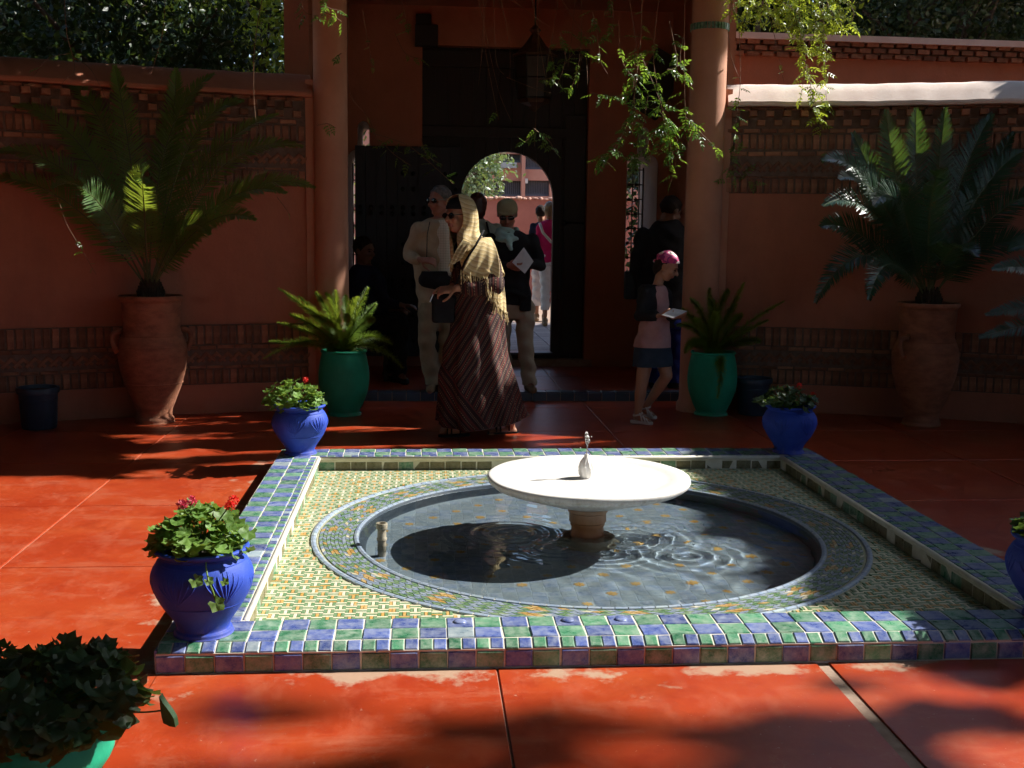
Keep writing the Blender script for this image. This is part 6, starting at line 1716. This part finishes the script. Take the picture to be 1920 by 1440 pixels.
def woman_cap():
    Y = 9.62; A = lambda x, y, d=0: at(x, y, Y + d); h = Head(A(951, 402), (-.10, -.93, -.38), 1.03)
    tor = rows_px(Y, [(432, 936, 972, .09), (442, 924, 995, .12), (460, 918, 1002, .13), (500, 926, 995, .13), (530, 930, 992, .13), (555, 930, 996, .135), (572, 930, 998, .13)], .13)
    arms = [(A(922, 450, -.02), A(916, 500, -.06), A(955, 498, -.26)), (A(998, 450, -.02), A(1014, 497, -.06), A(985, 497, -.26))]
    legs = [(A(945, 575, -.02), A(940, 640, -.03), A(947, 712, .03), A(945, 722, -.10)), (A(982, 575, -.02), A(985, 640, -.05), A(992, 718, -.06), A(1000, 732, -.20))]
    t = stand(Y, PZ, 'woman in olive cap, black jacket and mint scarf reading a white sheet', h, A(952, 436), tor, arms, legs, skin2, black, khaki2, tanleather, 1.0, hands=[(A(952, 498, -.25), (.8, -.3, -.1), (.3, .5, .6), 1, .8, 1), (A(988, 497, -.25), (-.9, -.3, -.05), (-.3, .5, .6), 1, .8, -1)], botrows=rows_px(Y, [(550, 934, 992, .125), (580, 930, 998, .13), (598, 934, 994, .12)], .13))
    hair_cap(h, t, M['hairdark'], drop=.05, front=.02); h.glasses(t, lens, goldf)
    q = MB(); h.ell(q, 0, -.008, .055, (.092, .108, .075)); h.ell(q, 0, .070, .040, (.072, .055, .014)); me = remesh(q, .009, 4); finish(me, 'cap', olive, t, cuts=[(h.p(0, 0, .022), -h.u)], folds=fold_fn(.0025, 30, 30, 1))
    q = MB()
    for k, (r_, zz, dd) in enumerate(((.080, 432, .0), (.098, 440, -.01), (.108, 448, -.02))):
        c = A(952, zz, dd); q.tube([c + Vector((r_ * math.cos(a), r_ * 1.0 * math.sin(a), .012 * math.sin(2 * a + k))) for a in [2 * math.pi * i / 20 for i in range(21)]], .022, 8)
    q.cap(A(952, 448, -.13), A(958, 466, -.15), .03, .02); me = remesh(q, .009, 3); finish(me, 'neck_scarf', mint, t, folds=fold_fn(.004, 50, 60, 2))
    q = MB(); a, b, c, d = A(982, 464, -.30), A(1000, 490, -.28), A(984, 513, -.30), A(960, 492, -.31); q.add([a, b, c, d] + [p + Vector((.002, .006, 0)) for p in (a, b, c, d)], [(0, 3, 2, 1), (4, 5, 6, 7), (0, 1, 5, 4), (1, 2, 6, 5), (2, 3, 7, 6), (3, 0, 4, 7)]); q.build('sheet_of_paper', paper, t)
    q = MB(); q.tube([A(930, 555, -.14), A(960, 545, -.2), A(985, 555, -.16)], .03, 8); q.box(A(985, 568, -.14), (.10, .05, .14)); me = remesh(q, .011, 4); finish(me, 'tied_jumper', black, t)
woman_cap()
def woman_auburn():
    Y = 10.35; A = lambda x, y, d=0: at(x, y, Y + d); h = Head(A(896, 388), (.25, .95, -.05), 1.0)
    tor = rows_px(Y, [(412, 884, 914, .08), (420, 872, 928, .12), (440, 864, 934, .13), (480, 872, 928, .13), (520, 870, 930, .13), (560, 870, 930, .13)], .13)
    arms = [(A(868, 430), A(862, 480), A(866, 520, .15)), (A(930, 430), A(936, 480), A(926, 520, .15))]
    legs = [(A(885, 560), A(884, 630), A(884, 698), A(884, 706, .12)), (A(915, 560), A(915, 630), A(914, 698), A(914, 706, .12))]
    t = stand(Y, PZ, 'auburn haired woman in a cream top seen from behind between two visitors', h, A(898, 418), tor, arms, legs, skin2, cream, khaki, black, .97, .011, topname='top')
    hair_cap(h, t, hair_red, drop=.11, front=.06, puff=1.06)
    q = MB(); q.tube([A(912, 416, -.12), A(918, 440, -.15), A(924, 480, -.14)], .009, 6); q.build('bag_strap', black, t, smooth=True)
woman_auburn()
def man_black():
    Y = 9.75; A = lambda x, y, d=0: at(x, y, Y + d); h = Head(A(1258, 396), (.72, .45, -.42), 1.06)
    tor = rows_px(Y, [(412, 1232, 1268, .09), (424, 1220, 1284, .13), (445, 1204, 1290, .16), (490, 1194, 1292, .17), (540, 1196, 1290, .17), (590, 1200, 1286, .17), (612, 1200, 1284, .16)], .16)
    arms = [(A(1206, 440, -.04), A(1192, 505, -.06), A(1200, 560, -.02)), (A(1284, 440, .05), A(1300, 500, .05), A(1296, 540, -.05))]
    legs = [(A(1226, 605), A(1226, 660), A(1230, 722), A(1240, 732, .06)), (A(1264, 605), A(1264, 660), A(1265, 722), A(1280, 732, .04))]
    t = stand(Y, PZ, 'tall man in black jacket and blue trousers turned away beside the right column', h, A(1250, 418), tor, arms, legs, skin3, black, bluetr, black, 1.08, hands=[(A(1200, 560, -.02), (.05, -.1, -1), (1, 0, 0), 1.05, .5, 1)], botrows=rows_px(Y, [(585, 1206, 1284, .15), (615, 1206, 1284, .15)], .15))
    hair_cap(h, t, M['hairdark'], drop=.02, front=.03)
    q = MB(); q.box(A(1182, 535, -.02), (.10, .12, .24)); me = remesh(q, .014, 5); finish(me, 'shoulder_bag', cloth('charcoal_canvas', (.03, .032, .036)), t)
man_black()
def girl():
    Y = 8.42; A = lambda x, y, d=0: at(x, y, Y + d); h = Head(A(1250, 500), (.84, -.30, -.42), .90); k = .80
    gx = A(1210, 790); t = thing('person', (gx.x, Y, 0), 'girl with pink floral bandana, dark cardigan and denim skirt reading a leaflet', 'person')
    q = MB(); h.add(q); q.cap(h.p(0, -.02, -.065), A(1232, 540), .036, .040)
    loft(q, rows_px(Y, [(535, 1218, 1246, .06), (545, 1208, 1252, .075), (590, 1206, 1250, .075), (640, 1200, 1254, .085), (665, 1198, 1256, .09)], .08))
    arms = [(A(1212, 550, -.07), A(1200, 592, -.11), A(1234, 592, -.22)), (A(1248, 550, .04), A(1252, 590, .02), A(1262, 594, -.16))]
    for s_, e, w in arms: q.cap(s_, e, .034, .029); q.cap(e, w, .027, .021)
    hand(q, A(1234, 592, -.22), (1, -.05, .02), (0, .4, .8), .8, .7, -1); hand(q, A(1258, 594, -.16), (.9, -.35, .05), (0, .4, .8), .8, .7, 1)
    legs = [(A(1212, 665, -.03), A(1203, 722, -.06), A(1196, 774, -.07), A(1214, 787, -.13)), (A(1240, 665, .04), A(1250, 705, -.05), A(1211, 762, .04), A(1222, 776, -.02))]
    for hp, kn, an, to in legs:
        q.cap(hp, kn, .066, .046); q.cap(kn, kn.lerp(an, .35), .044, .046); q.cap(kn.lerp(an, .35), an, .045, .026); q.cap(an + Vector((-.012, 0, -.03)), to, .025, .020)
        for j in range(5): q.cap(to + Vector((0, (j - 2) * .011, -.002)), to + Vector((.022, (j - 2) * .012, -.004)), .008, .0065, 8)
    me = remesh(q, .0065, 3); finish(me, 'body', [skin, lipm], t, classify=lambda c: h.lips(c)); h.eyes(t, True)
    q = MB(); loft(q, rows_px(Y, [(536, 1216, 1248, .075), (548, 1208, 1254, .09), (590, 1204, 1254, .095), (625, 1195, 1256, .105), (650, 1187, 1258, .118), (655, 1186, 1258, .118)], .1)); me = remesh(q, .009, 4); finish(me, 'tunic', lilac, t, folds=fold_fn(.004, 40, 22, 4), cuts=[(A(1220, 650), Vector((0, 0, -1)))])
    q = MB(); loft(q, rows_px(Y, [(640, 1192, 1255, .108), (665, 1188, 1260, .118), (690, 1185, 1263, .124)], .11)); me = remesh(q, .009, 3); finish(me, 'skirt', denim, t, folds=fold_fn(.004, 38, 8, 6), cuts=[(A(1220, 686), Vector((.03, 0, -1)))])
    q = MB(); loft(q, [(c + Vector((-.030, .004, 0)), rx, ry) for c, rx, ry in rows_px(Y, [(534, 1210, 1238, .07), (546, 1203, 1248, .10), (590, 1200, 1246, .11), (602, 1199, 1246, .11)], .1)])
    for s_, e, w in arms: q.cap(s_, e, .050, .046); q.cap(e, e.lerp(w, .8), .046, .040)
    me = remesh(q, .009, 4); finish(me, 'cardigan', black, t, folds=fold_fn(.004, 40, 30, 9), cuts=[(A(1220, 600), Vector((0, 0, -1)))])
    hair_cap(h, t, M['hairdark'], drop=.085, front=.0)
    bm_ = bandana_mat(); q = MB(); h.ell(q, 0, -.012, .042, (.090, .106, .092)); h.ell(q, 0, -.105, .0, (.03, .02, .02)); me = remesh(q, .007, 3); finish(me, 'bandana', bm_, t, cuts=[(h.p(0, .05, .056), (-h.u + h.f * .42))], folds=fold_fn(.003, 60, 40, 1))
    q = MB(); a, b, c, d = A(1240, 590, -.26), A(1262, 578, -.22), A(1288, 583, -.24), A(1262, 596, -.30); q.add([a, b, c, d] + [p - Vector((0, 0, .004)) for p in (a, b, c, d)], [(0, 3, 2, 1), (4, 5, 6, 7), (0, 1, 5, 4), (1, 2, 6, 5), (2, 3, 7, 6), (3, 0, 4, 7)]); q.build('leaflet', paper, t)
    for hp, kn, an, to in legs:
        zf = max(to.z - .026, .002); b = Vector((to.x + .012, to.y, zf)); e = Vector((an.x - .03, an.y, zf + .004 + (an.z - to.z - .055) * .5 * 0))
        q = MB(); q.cap(b, e, .032, .030); me = remesh(q, .008, 2); finish(me, 'sandal_sole', whiteleather, t, cuts=[(Vector((0, 0, zf + .012)), Vector((0, 0, 1))), (Vector((0, 0, zf - .010)), Vector((0, 0, -1)))])
        for f, hh in ((.12, .040), (.30, .052), (.50, .066)):
            q = MB(); c = b.lerp(e, f); q.tube([c + Vector((0, -.034, .006)), c + Vector((-.01, -.026, hh * .75)), c + Vector((-.014, 0, hh)), c + Vector((-.01, .026, hh * .75)), c + Vector((0, .034, .006))], .0065, 6); q.build('sandal_strap', whiteleather, t, smooth=True)
        q = MB(); c = Vector((an.x, an.y, an.z - .01)); q.tube([c + Vector((.034 * math.cos(a), .034 * math.sin(a), .01 * math.cos(a))) for a in [2 * math.pi * i / 14 for i in range(15)]], .007, 6)
        q.build('sandal_strap', whiteleather, t, smooth=True)
girl()
def seated_man():
    Y = 10.35; A = lambda x, y, d=0: at(x, y, Y + d); h = Head(A(683, 470), (.80, -.58, -.12), 1.04)
    tor = rows_px(Y, [(496, 668, 700, .09), (506, 656, 712, .12), (525, 648, 720, .14), (560, 650, 720, .15), (600, 652, 722, .16), (622, 654, 724, .16)], .14)
    arms = [(A(708, 520, -.10), A(722, 570, -.14), A(752, 572, -.30)), (A(656, 520, .06), A(664, 575, .02), A(735, 580, -.16))]
    legs = [(A(696, 612, -.08), A(752, 602, -.32), A(748, 700, -.30), A(760, 712, -.42)), (A(690, 612, .06), A(742, 602, -.18), A(730, 700, -.16), A(742, 712, -.28))]
    t = stand(Y, PZ, 'man in a dark suit sitting in the shade before the door leaf', h, A(686, 502), tor, arms, legs, skin3, navy, black, black, 1.03, hands=[(A(752, 572, -.30), (1, -.2, -.05), (0, .2, -1), 1, .6, 1), (A(735, 580, -.16), (1, -.3, -.05), (0, .2, -1), 1, .6, -1)], botrows=rows_px(Y, [(600, 656, 722, .15), (625, 656, 724, .16)], .15))
    hair_cap(h, t, M['hairdark'], front=.04); h.eyes(t)
    c = A(686, 640); s = thing('chair', (c.x, Y, PZ), 'plain dark wooden chair under the seated man', 'chair')
    q = MB(); q.box((c.x, Y - .02, .475), (.44, .44, .04), bev=.008); q.build('seat', M['wood'], s)
    for dx in (-.19, .19):
        for dy in (-.2, .18): q = MB(); q.box((c.x + dx, Y + dy, .267), (.04, .04, .375)); q.build('leg', M['wood'], s)
    q = MB(); q.box((c.x - .23, Y, .72), (.03, .42, .45), bev=.008); q.build('backrest', M['wood'], s)
seated_man()
def passer(Y, hx, hy, label, face, tor_px, top, bot, hairm, legs_px, arms_px, seed, drop=.08):
    A = lambda x, y, d=0: at(x, y, Y + d); h = Head(A(hx, hy), face, 1.02)
    legs = [tuple(A(*p) for p in l) for l in legs_px]; arms = [tuple(A(*p) for p in a) for a in arms_px]
    t = stand(Y, .06, label, h, A(hx + 1, hy + 18), rows_px(Y, tor_px, .13), arms, legs, skin, top, bot, tanleather, 1.0, .012, topname='top', hemcut=[(Vector((0, 0, .30)), Vector((0, 0, -1)))], botrows=rows_px(Y, [tor_px[-2], (tor_px[-1][0] + 4,) + tor_px[-1][1:]], .13))
    hair_cap(h, t, hairm, drop=drop, front=.05)
    return t
t = passer(16.3, 1031, 394, 'woman in hot pink top and white trousers out in the street', (.15, .98, 0), [(412, 1024, 1042, .08), (418, 1014, 1050, .12), (440, 1012, 1052, .13), (470, 1014, 1050, .12), (492, 1012, 1054, .13)], pinkc, white, hair_blond,
           [((1023, 495), (1022, 545), (1022, 592), (1020, 600, .15)), ((1042, 495), (1043, 545), (1044, 592), (1043, 600, .15))], [((1014, 424), (1008, 456), (1012, 478)), ((1050, 424), (1056, 455), (1050, 480, -.1))], 1)
A_ = lambda x, y, d=0: at(x, y, 16.3 + d)
q = MB(); q.tube([A_(1012, 418, -.10), A_(1018, 436, -.15), A_(1032, 452, -.155), A_(1050, 466, -.14)], .02, 8); q.build('bag_strap', whiteleather, t, smooth=True)
passer(17.2, 1014, 400, 'dark haired person in navy top and pale shorts walking ahead in the street', (.1, .98, 0), [(416, 1008, 1024, .08), (422, 1000, 1032, .11), (440, 998, 1034, .12), (470, 1000, 1032, .12), (490, 998, 1034, .12)], navy, white, M['hairdark'],
       [((1007, 492), (1006, 540), (1006, 588), (1004, 596, .15)), ((1022, 492), (1022, 540), (1021, 588), (1020, 596, .15))], [((1000, 426), (996, 455), (998, 478)), ((1032, 426), (1036, 455), (1034, 478))], 2, .02)
